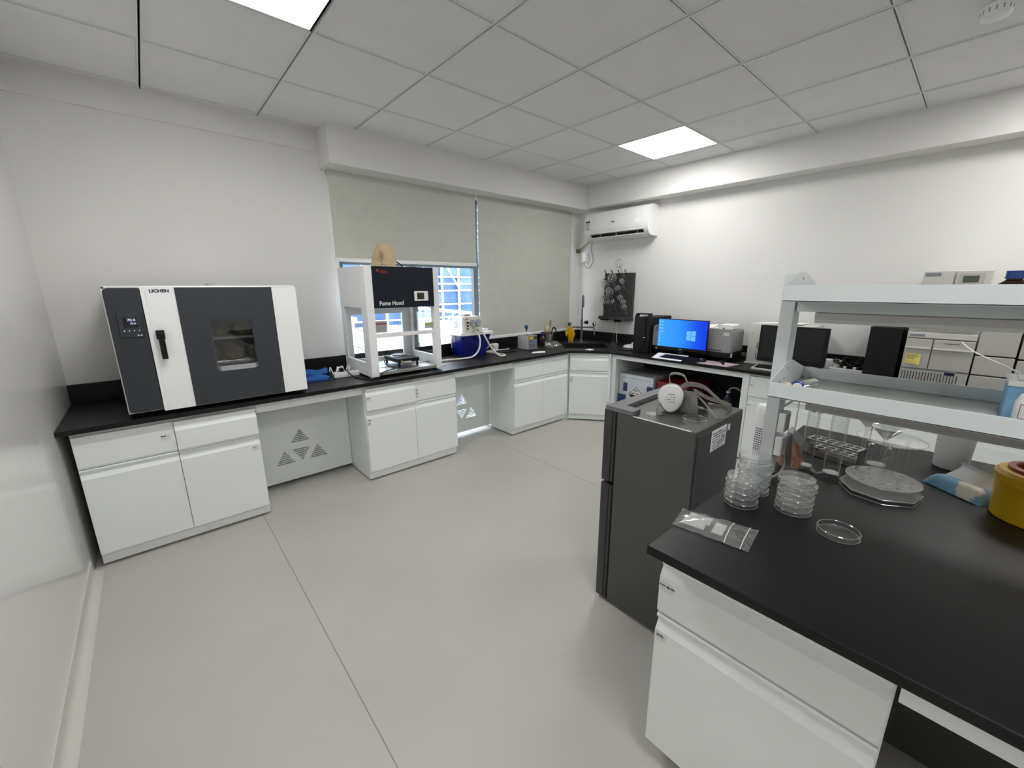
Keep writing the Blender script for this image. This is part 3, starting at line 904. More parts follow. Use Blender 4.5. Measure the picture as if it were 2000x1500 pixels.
obj('green_stripe', B().box(1.49, 1.566, HY0 + .015, HY0 + .016, 1.172, 1.188), 'green', sg, True)
obj('base_tray', B().box(HX0 + .058, HX1 - .05, HY0 + .004, -.034, .81, .836, .002), 'steel', t, True)
obj('liner', B().box(HX0 + .022, HX1 - .022, -.36, -.034, .836, .840), 'steel', t, True)
for x in (1.05, 1.575):
    for y in (-.49, -.06): obj('foot', B().cyl((x, y, ZT), .014, HZ0 - ZT, seg=12), 'rubber', t, True)

# flexible duct from the hood to the window
t = thing('exhaust_duct', 'cream ribbed flexible duct arching over the fume hood', 'duct', (1.36, -.25, HZ1))
pts = catmull([Vector(p) for p in ((1.352, -.25, 1.619), (1.352, -.25, 1.68), (1.352, -.225, 1.745), (1.348, -.165, 1.775), (1.335, -.10, 1.735), (1.325, -.07, 1.66), (1.32, -.06, 1.58))], 44)
obj('hose', B().tube(pts, lambda u: .046 + .0030 * sin(u * 2 * pi * 27), 22, spline=False), 'duct', t, True)
obj('collar', B().cyl((1.352, -.25, 1.619), .055, .012, seg=24), 'whitep', t, True)
t = thing('cable', 'black power cable looped on top of the fume hood', 'cable', (1.45, -.2, HZ1))
obj('cord', B().tube([(1.415, -.2, 1.624), (1.41, -.2, 1.655), (1.44, -.18, 1.672), (1.50, -.15, 1.65), (1.53, -.13, 1.625), (1.55, -.05, 1.622)], .005, 8), 'rubber', t, True)

# hot plate inside the hood
t = thing('hot_plate', 'small black electric hot plate with a round disc inside the hood', 'hot plate', (1.365, -.32, .837), rz=.0)
obj('body', B().box(-.095, .095, -.13, .13, .035, .068, .004), 'blackp', t)
for sx in (-.08, .08):
    for sy in (-.115, .115): obj('leg', B().cyl((sx, sy, .0), .009, .036, seg=10), 'blackp', t)
obj('plate', B().cyl((0, .02, .07), .068, .012, seg=28), mat('cast_iron', (0.07, 0.07, 0.08), 0.45, metal=.6), t)
obj('ring', B().lathe([(.07, .068), (.082, .070), (.082, .074), (.07, .076)], (0, .02, 0), 28), 'chrome', t)
obj('warning_sign', B().add([(-.075, -.1306, .042), (-.053, -.1306, .042), (-.064, -.1306, .063)], [(0, 1, 2)]), mat('warning_yellow', (0.55, 0.42, 0.10), 0.5), t)
obj('rating_label', B().box(-.055, .02, -.1306, -.130, .036, .045), 'label', t)
t = thing('cable', 'black power cable trailing out of the fume hood onto the worktop', 'cable', (1.0, -.5, ZT))
obj('cord', B().tube([(1.27, -.30, .88), (1.21, -.33, .885), (1.19, -.42, .862), (1.215, -.50, .85), (1.155, -.535, .846), (1.09, -.562, .842), (1.03, -.575, .799), (.97, -.50, .797), (.935, -.38, .80), (.905, -.30, .846), (.886, -.29, .850)], .0042, 8), 'rubber', t, True)

# power strip and its plugs
t = thing('power_strip', 'white power strip tangled with plugs left of the fume hood', 'power strip', (.91, -.287, ZT))
obj('body', B().box(.815, 1.005, -.312, -.262, ZT + .001, .834, .005), 'white', t, True)
for k in range(4): obj('socket', B().box(.842 + k * .042, .862 + k * .042, -.298, -.276, .8335, .8346), 'ink', t, True)
t = thing('plug', 'black plug in the white power strip', 'plug', (.875, -.287, .835))
obj('body', B().box(.862, .888, -.302, -.274, .836, .866, .005), 'blackp', t, True)
t = thing('cable', 'white cable bundle heaped behind the power strip', 'cable', (.88, -.2, ZT))
for k in range(4):
    rnd = random.Random(40 + k)
    P = [(.82 + .05 * k * .5 + rnd.uniform(-.02, .02), -.235 + rnd.uniform(-.02, .06), .800 + (.07 if q % 2 else .0) * rnd.uniform(.5, 1)) for q in range(6)]
    P = [(p[0] + q * .018, p[1], max(.798, p[2])) for q, p in enumerate(P)]
    obj('cord', B().tube(P, .0042, 7), 'white', t, True)
# blue towel
t = thing('folded_towel', 'folded blue towel with black edging beside the drying oven', 'towel', (.72, -.21, ZT))
def fold(zb, h, xa, xb, ya, yb, seed, curl):
    rnd = random.Random(seed)
    n = 14; m = 8
    v = []; f = []
    for i in range(n + 1):
        for j in range(m + 1):
            u, w = i / n, j / m
            z = zb + h * (.55 + .45 * sin(pi * w)) * (1 - .25 * u) + .006 * sin(u * 9 + seed) + .004 * sin(w * 7 + seed * 2)
            v.append((xa + (xb - xa) * u + .012 * sin(w * 5 + seed), ya + (yb - ya) * w - .02 * u * curl, z))
    k = len(v)
    for i in range(n + 1):
        for j in range(m + 1):
            p = v[i * (m + 1) + j]; v.append((p[0], p[1], max(zb, ZT + .001)))
    q = lambda i, j: i * (m + 1) + j
    for i in range(n):
        for j in range(m):
            f.append((q(i, j), q(i + 1, j), q(i + 1, j + 1), q(i, j + 1)))
    for i in range(n):
        f.append((q(i, 0), k + q(i, 0), k + q(i + 1, 0), q(i + 1, 0))); f.append((q(i, m), q(i + 1, m), k + q(i + 1, m), k + q(i, m)))
    for j in range(m):
        f.append((q(n, j), k + q(n, j), k + q(n, j + 1), q(n, j + 1))); f.append((q(0, j), q(0, j + 1), k + q(0, j + 1), k + q(0, j)))
    return B().add(v, f, True)
obj('lower_fold', fold(ZT + .001, .034, .60, .79, -.30, -.13, 2, 1.0), 'towel', t, True)
obj('upper_fold', fold(ZT + .035, .026, .60, .80, -.23, -.09, 5, .2), 'towel', t, True)
obj('edging', B().tube([(.782, -.315, .806), (.803, -.25, .828), (.79, -.18, .838), (.81, -.12, .85), (.80, -.09, .855)], .006, 8), 'rubber', t, True)
obj('edging', B().tube([(.77, -.318, .800), (.806, -.28, .804), (.81, -.20, .812), (.80, -.15, .815)], .006, 8), 'rubber', t, True)

# ---- vacuum pump
t = thing('vacuum_pump', 'water circulating vacuum pump with a dark blue tank and two gauges', 'pump', (2.24, -.07, ZT))
def taper(xa, xb, ya, yb, za, XA, XB, YA, YB, zb):
    v = [(xa, ya, za), (xb, ya, za), (xb, yb, za), (xa, yb, za), (XA, YA, zb), (XB, YA, zb), (XB, YB, zb), (XA, YB, zb)]
    return B().add(v, [(3, 2, 1, 0), (4, 5, 6, 7), (0, 1, 5, 4), (1, 2, 6, 5), (2, 3, 7, 6), (3, 0, 4, 7)])
def rtaper(r0, z0, r1, z1, smooth=True):
    n = len(r0)
    v = [(p[0], p[1], z0) for p in r0] + [(p[0], p[1], z1) for p in r1]
    return B().add(v, [(i, (i + 1) % n, n + (i + 1) % n, n + i) for i in range(n)] + [tuple(range(n))[::-1], tuple(range(n, 2 * n))], smooth)
obj('tank', rtaper(rrect(2.10, 2.385, -.165, .03, .025), ZT + .001, rrect(2.075, 2.435, -.195, .036, .03), 1.005), 'blueplastic', t, True)
obj('lid', B().plate(rrect(2.055, 2.455, -.215, .055, .03), [], 'z', 1.003, 1.026), 'white', t, True)
obj('lid_step', B().plate(rrect(2.30, 2.435, -.15, .04, .02), [], 'z', 1.026, 1.048), 'white', t, True)
hd = obj('head', rtaper(rrect(2.075, 2.315, -.20, .02, .02), 1.026, rrect(2.09, 2.29, -.185, .01, .02), 1.185), 'white', t, True)
obj('face_plate', B().add([(2.105, -.2035, 1.032), (2.312, -.2035, 1.032), (2.292, -.190, 1.178), (2.115, -.190, 1.178)], [(0, 1, 2, 3)]), 'cream', hd, True)
obj('motor_cap', B().lathe([(.055, 0), (.055, .014), (.05, .02), (0, .02)], (2.19, -.07, 1.185), 24), 'cream', hd, True)
b = B()
for k in range(9): b.box(2.15 + k * .009, 2.154 + k * .009, -.128, -.123, 1.188, 1.202)
obj('cap_vents', b, 'greyink', hd, True)
for k, gx in enumerate((2.195, 2.262)):
    g = obj('gauge', B().lathe([(0, -.012), (.029, -.012), (.032, -.008), (.032, 0), (.030, .004), (0, .004)], (gx, -.199, 1.122), 24, axis='y'), 'steel', t, True)
    obj('dial', B().lathe([(0, -.0125), (.026, -.0125), (.026, -.0121)], (gx, -.199, 1.122), 24, axis='y'), mat('gauge_dial', (0.40, 0.45, 0.52), 0.3), g, True)
    obj('needle', B().add([(gx - .016, -.2118, 1.128), (gx + .017, -.2118, 1.117), (gx + .017, -.2118, 1.119), (gx - .016, -.2118, 1.131)], [(0, 1, 2, 3)]), 'ink', g, True)
for k, z in enumerate((1.128, 1.098, 1.068)): obj('knob', B().lathe([(0, -.012), (.009 - k * .001, -.012), (.010 - k * .001, 0)], (2.134, -.199, z), 12, axis='y'), 'blackp', t, True)
obj('brand_print', lines(B(), (2.118, -.1975, 1.156), (1, 0, 0), (0, 0.1, 1), .034, 1, .01, .007, 5), 'redink', t, True)
obj('caption', lines(B(), (2.18, -.2025, 1.079), (1, 0, 0), (0, 0.1, 1), .08, 2, .010, .005, 6, .95), 'greyink', t, True)
obj('side_notice', lines(B(), (2.073, -.045, 1.14), (0, -1, 0), (0, 0, 1), .07, 6, .013, .007, 8, .7), 'greyink', t, True)
for gx in (2.20, 2.245):
    obj('nozzle', B().tube([(gx, -.20, 1.052), (gx, -.225, 1.05), (gx, -.235, 1.038)], .008, 10), 'chrome', t, True)
obj('handle', B().tube([(2.066, -.04, 1.0), (2.055, -.03, .95), (2.075, .0, .87)], .006, 8), 'white', t, True)
t = thing('hose', 'white hose curving from the vacuum pump towards the fume hood', 'hose', (1.95, -.28, ZT))
obj('tube', B().tube([(2.205, -.235, 1.04), (2.222, -.262, 1.00), (2.225, -.275, .94), (2.19, -.29, .86), (2.11, -.30, .81), (2.0, -.29, .803), (1.85, -.265, .803), (1.66, -.245, .803)], .009, 10), 'hose', t, True)
t = thing('hose', 'white hose looping on the worktop right of the vacuum pump', 'hose', (2.38, -.35, ZT))
obj('tube', B().tube([(2.25, -.235, 1.045), (2.275, -.25, 1.03), (2.30, -.27, .97), (2.34, -.29, .89), (2.375, -.33, .825), (2.375, -.40, .803), (2.385, -.435, .803), (2.43, -.41, .803), (2.45, -.33, .803), (2.43, -.22, .803), (2.42, -.12, .803)], .009, 10), 'hose', t, True)
t = thing('spatula', 'pale flat glass rod lying beside the fume hood', 'rod', (1.70, -.40, ZT))
obj('rod', B().box(1.64, 1.73, -.415, -.400, ZT + .001, ZT + .006), 'white', t, True)

# ---- plug adapter and cables
t = thing('plug_adapter', 'white plug adapter lying against the splashback', 'adapter', (2.62, -.02, ZT))
obj('body', B().box(2.575, 2.655, -.045, .015, ZT + .02, .865, .012), 'white', t, True)
for z in (.83, .845): obj('pin', B().box(2.655, 2.672, -.02, -.014, z, z + .005), 'chrome', t, True)
obj('foot', B().box(2.58, 2.65, -.04, .012, ZT + .001, ZT + .022, .004), 'white', t, True)
t = thing('cable', 'white cable coiled by the plug adapter', 'cable', (2.52, -.08, ZT))
obj('cord', B().tube([(2.47, -.03, .80), (2.50, -.08, .86), (2.54, -.10, .86), (2.56, -.10, .81), (2.50, -.12, .799), (2.47, -.06, .799), (2.55, -.07, .799), (2.68, -.10, .799), (2.76, -.09, .799)], .005, 8), 'white', t, True)
t = thing('tray', 'flat black tray with a brass clip beside the ultrasonic cleaner', 'tray', (2.65, -.17, ZT))
obj('plate', B().add([(2.52, -.235, .794), (2.72, -.27, .794), (2.82, -.13, .794), (2.60, -.09, .794), (2.52, -.235, .799), (2.72, -.27, .799), (2.82, -.13, .799), (2.60, -.09, .799)], [(3, 2, 1, 0), (4, 5, 6, 7), (0, 1, 5, 4), (1, 2, 6, 5), (2, 3, 7, 6), (3, 0, 4, 7)]), 'blackp', t, True)
obj('clip', B().box(2.735, 2.76, -.25, -.225, .799, .808), mat('brass', (0.28, 0.19, 0.10), 0.4, metal=.8), t, True)
t = thing('cable', 'thin black cable along the splashback by the ultrasonic cleaner', 'cable', (2.7, .0, ZT))
obj('cord', B().tube([(2.66, -.01, .842), (2.72, -.03, .80), (2.80, -.02, .797), (2.88, .0, .797), (3.05, .02, .797)], .004, 8), 'rubber', t, True)

# ---- ultrasonic cleaner
t = thing('ultrasonic_cleaner', 'small steel ultrasonic cleaner with a yellow label and grey keypad', 'cleaner', (2.92, -.215, ZT))
b = B().plate(rrect(2.852, 2.988, -.302, -.13, .006), [list(reversed(rrect(2.862, 2.978, -.292, -.14, .006)))], 'z', .80, .948)
b.box(2.86, 2.98, -.294, -.138, .80, .815)
obj('case', b, mat('satin_steel', (0.62, 0.61, 0.60), 0.35, metal=.55), t, True)
fp = obj('keypad', B().box(2.856, 2.984, -.3035, -.302, .803, .908), mat('keypad_grey', (0.20, 0.22, 0.26), 0.5), t, True)
obj('top_band', B().box(2.856, 2.984, -.3036, -.302, .908, .944), mat('dark_band', (0.05, 0.055, 0.07), 0.5), t, True)
obj('label', B().box(2.862, 2.928, -.3046, -.3036, .908, .940), mat('yellow_label', (0.60, 0.50, 0.02), 0.5), t, True)
b = lines(B(), (2.868, -.3035, .885), (1, 0, 0), (0, 0, 1), .11, 1, .02, .010, 3, .7)
lines(b, (2.868, -.3035, .848), (1, 0, 0), (0, 0, 1), .11, 3, .015, .008, 4, .5)
obj('keypad_print', b, 'ink', fp, True, kind='stuff')
for x in (2.865, 2.975):
    for y in (-.29, -.145): obj('foot', B().cyl((x, y, ZT), .008, .0085, seg=10), 'rubber', t, True)
t = thing('dropper', 'glass dropper with a blue rubber bulb standing in the ultrasonic cleaner', 'dropper', (2.905, -.22, .815))
obj('bulb', B().sphere((2.885, -.235, 1.04), .021, 16, 10, (1, 1, 1.1)).tube([(2.887, -.234, 1.03), (2.896, -.227, .995)], .009, 10, spline=False), mat('blue_rubber', (0.012, 0.06, 0.16), 0.5), t, True)
obj('stem', B().tube([(2.896, -.227, .995), (2.915, -.215, .82)], .004, 8, spline=False), 'glass', t, True)
t = thing('beaker', 'glass beaker with white contents standing in the ultrasonic cleaner', 'beaker', (2.945, -.19, .816))
obj('wall', B().lathe([(0, 0), (.028, 0), (.028, .145), (.0265, .145), (.0265, .003), (0, .003)], (2.945, -.19, .816), 22), 'glass', t, True)
# cluster by the sink
def jar(label, x, y, r, h, mt, z=ZT, cat='jar', name='glass_jar'):
    t = thing(name, label, cat, (x, y, z))
    obj('wall', B().lathe([(0, .001), (r, .001), (r, h * .86), (r * .93, h * .93), (r * .93, h), (r * .88, h), (r * .88, h * .92), (r * .94, h * .85), (r * .94, .004), (0, .004)], (0, 0, 0), 22), mt, t)
    return t
jar('clear glass jar between the ultrasonic cleaner and the amber bottle', 3.075, -.155, .034, .085, 'glass')
t = jar('clear glass jar with a white label in front of the amber bottle', 3.165, -.295, .032, .095, 'glass')
obj('label', B().lathe([(.0325, .03), (.0325, .055)], (0, 0, 0), 22), 'label', t)
t = thing('socket_box', 'white socket box standing behind the glass jars', 'socket', (3.11, .015, ZT))
obj('case', B().box(3.03, 3.19, -.005, .036, ZT + .001, .93, .004), 'white', t, True)
obj('switch', B().box(3.125, 3.175, -.008, -.004, .85, .905), 'blackp', t, True)
obj('slots', B().box(3.06, 3.064, -.0065, -.005, .88, .90).box(3.072, 3.076, -.0065, -.005, .872, .888), 'ink', t, True)
t = thing('reagent_bottle', 'amber glass bottle with a blue cap near the corner sink', 'bottle', (3.215, -.165, ZT))
obj('glass', B().lathe([(0, 0), (.034, 0), (.036, .006), (.036, .085), (.030, .105), (.016, .122), (.016, .14)], (0, 0, 0), 22), 'amber', t)
obj('cap', B().cyl((0, 0, .132), .019, .034, seg=18), 'bluecap', t)
t = thing('utensil_pot', 'shiny steel pot holding brushes and tongs beside the sink', 'pot', (3.395, -.10, ZT))
obj('pot', B().lathe([(0, 0), (.050, 0), (.052, .005), (.052, .118), (.055, .12), (.050, .12), (.049, .006), (0, .006)], (0, 0, 0), 26), 'chrome', t)
t = thing('brush', 'wooden handled brush standing in the steel pot', 'brush', (3.385, -.105, .80))
obj('handle', B().tube([(3.40, -.10, .80), (3.405, -.095, .98), (3.405, -.10, 1.02)], .006, 8, spline=False), mat('brush_wood', (0.42, 0.27, 0.09), 0.6), t, True)
obj('bristles', B().tube([(3.405, -.10, 1.02), (3.40, -.11, 1.075)], lambda u: .016 - .006 * u, 10, spline=False), mat('bristle_tan', (0.40, 0.26, 0.10), 0.9, noise=.3, scale=80), t, True)
t = thing('sponge_brush', 'cream sponge brush standing in the steel pot', 'brush', (3.36, -.09, .80))
obj('sponge', B().sphere((3.358, -.09, .965), .034, 16, 10, (1, 1, 1.3)), mat('cream_sponge', (0.55, 0.49, 0.32), 0.9, noise=.1, bump=.4, bscale=150), t, True)
obj('stem', B().tube([(3.375, -.095, .80), (3.36, -.09, .94)], .004, 8, spline=False), 'chrome', t, True)
t = thing('tongs', 'black handled tongs leaning in the steel pot', 'tongs', (3.43, -.11, .80))
obj('arm', B().tube([(3.40, -.10, .80), (3.425, -.105, .93), (3.45, -.115, .985), (3.475, -.125, .965), (3.485, -.13, .90)], .008, 8), 'blackp', t, True)
obj('arm', B().tube([(3.405, -.11, .80), (3.43, -.12, .95), (3.455, -.13, .97)], .006, 8), 'chrome', t, True)
t = thing('plastic_bag', 'crumpled clear plastic bag of small parts beside the sink', 'bag', (3.31, -.255, ZT))
rnd = random.Random(3)
n, m_ = 14, 8
v = [(3.22 + .19 * i / n - .05 * j / m_ + rnd.uniform(-.006, .006), -.33 + .05 * i / n + .15 * j / m_ + rnd.uniform(-.006, .006), ZT + .002 + (.02 + .028 * rnd.random()) * sin(pi * i / n) * sin(pi * j / m_) + (.05 * max(0, i / n - .75) * 4 * sin(pi * j / m_))) for i in range(n + 1) for j in range(m_ + 1)]
obj('film', B().add(v, [(i * (m_ + 1) + j, (i + 1) * (m_ + 1) + j, (i + 1) * (m_ + 1) + j + 1, i * (m_ + 1) + j + 1) for i in range(n) for j in range(m_)], False), glass('bag_film', (0.85, 0.86, 0.87), 0.14, 0.08, 0.7, haze=.15), t, True)
b = B()
for k in range(7): b.box(3.25 + k * .018, 3.262 + k * .018, -.27 + (k % 3) * .02, -.262 + (k % 3) * .02, ZT + .002, ZT + .012)
obj('contents', b, 'label', t, True)
t = thing('marker_pen', 'thick white marker lying at the bench edge below the blind', 'marker', (2.785, -.53, ZT))
obj('barrel', B().tube([(2.715, -.50, .803), (2.79, -.535, .805), (2.845, -.56, .806)], lambda u: .010 + .003 * min(1, u * 3), 12), 'white', t, True)
t = thing('plug', 'small white stopper lying in front of the sink', 'stopper', (3.37, -.72, ZT))
obj('body', B().box(3.335, 3.405, -.76, -.69, ZT + .001, ZT + .006, .002).box(3.355, 3.39, -.735, -.71, ZT + .006, ZT + .012, .002), 'white', t, True)

# ---- lab tap
t = thing('lab_tap', 'grey three way lab tap with a tall swan neck behind the sink', 'tap', (3.815, -.247, ZT))
obj('base', B().cyl((0, 0, 0), .028, .01, seg=20).cyl((0, 0, .01), .018, .03, seg=18), 'steel', t)
obj('column', B().cyl((0, 0, .04), .0125, .24, seg=16), mat('tap_grey', (0.13, 0.135, 0.14), 0.35, metal=.3), t)
u2 = Vector((.745, -.667, 0))
obj('crossbar', B().tube([-u2 * .15 + Vector((0, 0, .185)), u2 * .15 + Vector((0, 0, .185))], .010, 12, spline=False), bpy.data.materials['tap_grey'], t)
fw_ = Vector((-.55, -.62, 0)).normalized()
obj('swan_neck', B().tube([(0, 0, .27), (0, 0, .5), (0, 0, .54), fw_ * .025 + Vector((0, 0, .565)), fw_ * .055 + Vector((0, 0, .555)), fw_ * .075 + Vector((0, 0, .50)), fw_ * .08 + Vector((0, 0, .43))], .0085, 12), bpy.data.materials['tap_grey'], t)
for k, s_ in enumerate((-1, 1)):
    c = u2 * s_ * .15 + Vector((0, 0, .185))
    va = obj('valve', B().tube([c + Vector((0, 0, .025)), c, c + fw_ * .03 + Vector((0, 0, -.02)), c + fw_ * .045 + Vector((0, 0, -.09))], .008, 10), bpy.data.materials['tap_grey'], t)
    obj('valve_knob', B().sphere(c + Vector((0, 0, .04)) + fw_ * .012, .022, 16, 10), 'blackp', va)
    obj('valve_disc', B().sphere(c + Vector((0, 0, .043)) + fw_ * .026, .012, 12, 8), mat('valve_green', (0.20, 0.36, 0.30), 0.4) if k == 0 else M['white'], va)
va = obj('valve', B().tube([(0, 0, .245), u2 * .035 + Vector((0, 0, .245))], .008, 10, spline=False), 'steel', t)
obj('valve_knob', B().tube([u2 * .03 + Vector((0, 0, .245)), u2 * .075 + Vector((0, 0, .243))], lambda u: .016 + .008 * u, 12, spline=False), 'blackp', va)
t = thing('cleaning_cloth', 'yellow cloth hung over the left outlet of the lab tap', 'cloth', (3.70, -.16, .85))
n, m_ = 12, 14
c0 = Vector((3.815, -.247, ZT)) - u2 * .15 + fw_ * .05
v = []
for i in range(n + 1):
    for j in range(m_ + 1):
        a, h = i / n, j / m_
        w = .025 + .115 * min(1, h * 1.8) * (1 - .45 * h * h)
        ln = .215 * (1 - .9 * abs(a - .78) * (.55 + .45 * sin(a * 14))) * h
        p = c0 + u2 * (a - .5) * w + fw_ * (.018 * sin(a * 16 + h * 2) * h + .02) + Vector((0, 0, .205 - ln))
        v.append(p)
obj('cloth', B().add(v, [(i * (m_ + 1) + j, (i + 1) * (m_ + 1) + j, (i + 1) * (m_ + 1) + j + 1, i * (m_ + 1) + j + 1) for i in range(n) for j in range(m_)], True), 'yellow', t, True)
# ================================================================== right wall and right bench
# ---- air conditioner
t = thing('air_conditioner', 'white wall mounted air conditioner with an open black louvre slot', 'air conditioner', (4.13, -.58, 2.0))
prof = [(4.129, 2.0), (4.129, 2.312), (4.02, 2.316), (3.975, 2.310), (3.945, 2.292), (3.928, 2.25), (3.917, 2.18), (3.916, 2.12), (3.919, 2.085), (3.925, 2.064)]
prof2 = prof + [(3.96, 2.046), (4.03, 2.03), (4.03, 2.018), (3.985, 2.006), (4.03, 2.0)]
ya, yb = -.150, -.995
b = B().prism(prof + [(3.955, 2.018), (3.99, 2.004), (4.05, 1.999)], 'y', yb, yb + .055, True).prism(prof + [(3.955, 2.018), (3.99, 2.004), (4.05, 1.999)], 'y', ya - .075, ya, True)
b.prism(prof + [(3.96, 2.064), (4.045, 2.055), (4.045, 2.0)], 'y', yb + .055, ya - .075, True)
b.prism([(3.983, 2.006), (4.05, 1.999), (4.05, 2.004), (3.99, 2.012)], 'y', yb + .055, ya - .075, True)
obj('housing', b, 'white', t, True)
obj('slot', B().box(3.975, 4.044, yb + .056, ya - .076, 2.013, 2.0545), 'blackp', t, True)
lv = obj('louvre', B().prism([(3.944, 2.022), (3.985, 2.007), (3.988, 2.011), (3.948, 2.027)], 'y', yb + .058, ya - .078), 'white', t, True)
for y in (-.36, -.58, -.85): obj('louvre_clip', B().box(3.955, 3.985, y - .006, y + .006, 2.02, 2.063), 'greyink', lv, True)
obj('panel_seam', B().box(3.9175, 3.93, -.93, -.24, 2.0925, 2.0935), 'greyink', t, True)
obj('brand_mark', lines(B(), (3.9145, -.535, 2.168), (0, -1, 0), (0, 0, 1), .06, 1, .01, .011, 3, 1.0, .0006, .009), 'ink', t, True)
st = obj('energy_label', B().box(3.9135, 3.9165, -.238, -.172, 2.117, 2.213), 'label', t, True)
obj('label_header', B().box(3.9125, 3.9135, -.238, -.172, 2.196, 2.213), mat('label_blue', (0.03, 0.06, 0.2), 0.5), st, True)
b = lines(B(), (3.9134, -.178, 2.178), (0, -1, 0), (0, 0, 1), .05, 4, .014, .006, 9, .7)
b.box(3.9125, 3.9134, -.238, -.172, 2.117, 2.124)
obj('label_print', b, 'greyink', st, True)
text('display', '23', .034, emit('ac_display', (0.62, 0.60, 1.0), 1.4), t, (3.9155, -.85, 2.15), (0, -1, 0), (.05, 0, 1), world=True)
b = B()
for k in range(3): b.box(3.9145, 3.916, -.918, -.913, 2.158 + k * .008, 2.162 + k * .008)
obj('indicator', b, bpy.data.materials['ac_display'], t, True)
t = thing('refrigerant_pipe', 'cream wrapped pipe running from the air conditioner to the window corner', 'pipe', (4.09, .0, 1.95))
pts = [Vector((4.085 - .0, -.10 + .019 * k, 2.012 - .0085 * k)) for k in range(11)]
obj('wrapping', B().tube(pts, lambda u: .017 + .0018 * sin(u * 60), 12, spline=False), mat('cream_wrap', (0.52, 0.50, 0.36), 0.7, noise=.15, scale=30), t, True)
obj('end_collar', B().box(4.06, 4.115, .065, .088, 1.885, 1.93, .004), mat('brown_foam', (0.18, 0.15, 0.09), 0.8), t, True)
t = thing('wall_socket', 'white wall socket with a plug below the air conditioner', 'socket', (4.12, -.01, 1.82))
obj('plate', B().box(4.108, 4.13, -.062, .045, 1.765, 1.888, .004), 'white', t, True)
obj('plug', B().box(4.075, 4.108, -.058, -.012, 1.772, 1.875, .005), 'whitep', t, True)
obj('slots', B().box(4.1075, 4.1085, .012, .018, 1.84, 1.855).box(4.1075, 4.1085, .008, .022, 1.815, 1.819), 'ink', t, True)
obj('cord', B().tube([(4.09, -.035, 1.773), (4.09, -.04, 1.72), (4.10, -.085, 1.69), (4.11, -.135, 1.73), (4.115, -.15, 1.80), (4.115, -.12, 1.88), (4.115, -.105, 1.94), (4.11, -.13, 2.0)], .005, 8), mat('grey_cord', (0.30, 0.29, 0.28), 0.5), t, True)

# ---- drying rack with flasks
M['rackgrey'] = mat('rack_grey', (0.035, 0.038, 0.037), 0.5, noise=.06)
t = thing('drying_rack', 'dark grey peg drying rack hung with glass flasks on the wall', 'drying rack', (4.1, -.56, 1.08))
obj('board', B().box(4.085, 4.128, -.762, -.36, 1.10, 1.618, .004), 'rackgrey', t, True)
obj('tray', B().box(4.02, 4.128, -.768, -.335, 1.072, 1.108, .006), 'rackgrey', t, True)
b = B().box(4.03, 4.10, -.45, -.36, 1.06, 1.072).box(4.04, 4.09, -.58, -.55, 1.045, 1.072, .004).box(4.04, 4.09, -.625, -.595, 1.045, 1.072, .004)
obj('drain', b, 'blackp', t, True)
obj('drain_hose', B().tube([(4.06, -.588, 1.05), (4.06, -.59, .95), (4.05, -.60, .85), (4.04, -.62, .80)], .0025, 6), 'hose', t, True)
pegs = []
for r_, z in enumerate((1.56, 1.46, 1.36, 1.26, 1.16)):
    for c_ in range(4):
        y = -.425 - c_ * .092
        pegs.append((y, z))
        obj('peg', B().tube([(4.088, y, z), (4.03, y, z + .045), (3.985, y, z + .09)], .0052, 8, spline=False), 'rackgrey', t, True)
FL = [(-0.632, 1.721, 0.051, 'round glass flask raised above the top of the drying rack'), (-0.551, 1.56, 0.052, 'large round flask at the top centre of the drying rack'),
      (-0.415, 1.521, 0.024, 'tiny flask at the upper left edge of the drying rack'), (-0.461, 1.487, 0.049, 'large round flask at the upper left of the drying rack'),
      (-0.683, 1.523, 0.032, 'small flask with a long neck at the upper right of the drying rack'), (-0.525, 1.408, 0.049, 'large round flask left of the drying rack centre'),
      (-0.636, 1.446, 0.033, 'small flask with a bright glint at the drying rack centre'), (-0.485, 1.336, 0.031, 'small flask at the left of the third peg row'),
      (-0.671, 1.339, 0.034, 'small flask right of centre in the third peg row'), (-0.459, 1.275, 0.027, 'leftmost little flask of the low row of three'),
      (-0.525, 1.283, 0.027, 'middle little flask of the low row of three'), (-0.579, 1.29, 0.027, 'right little flask of the low row of three'),
      (-0.716, 1.293, 0.031, 'upper of two jumbled flasks at the lower right of the rack'), (-0.733, 1.235, 0.031, 'lower of two jumbled flasks at the lower right of the rack'),
      (-0.407, 1.328, 0.022, 'tiny flask sticking out left of the drying rack')]
dn = Vector((.55, -.02, -.83)).normalized()
for y, z, r, lab in FL:
    f_ = thing('round_flask', lab, 'flask', (3.97, y, z), group='glass flasks on the drying rack')
    n0 = 12
    bulb = [(r * sin(pi * (1 - k / n0) * .93 + .07 * pi * 0), r * cos(pi * k / n0)) for k in range(n0)]
    prof = [(max(0.0, r * sin(pi * k / n0)), r * cos(pi * k / n0)) for k in range(n0 - 1)]
    ln = r * 2.1 + .02
    nr = max(.0075, r * .24)
    prof = [(p[0], p[1]) for p in prof if not (p[1] < 0 and p[0] < nr)] + [(nr, -r * .98), (nr, -r - ln * .9), (nr * 1.5, -r - ln * .92), (nr * 1.5, -r - ln)]
    prof[0] = (0, r)
    b = B().lathe(prof, (0, 0, 0), 18)
    b.xform(Vector((0, 0, -1)).rotation_difference(dn).to_matrix().to_4x4())
    obj('glass', b, 'flask', f_)
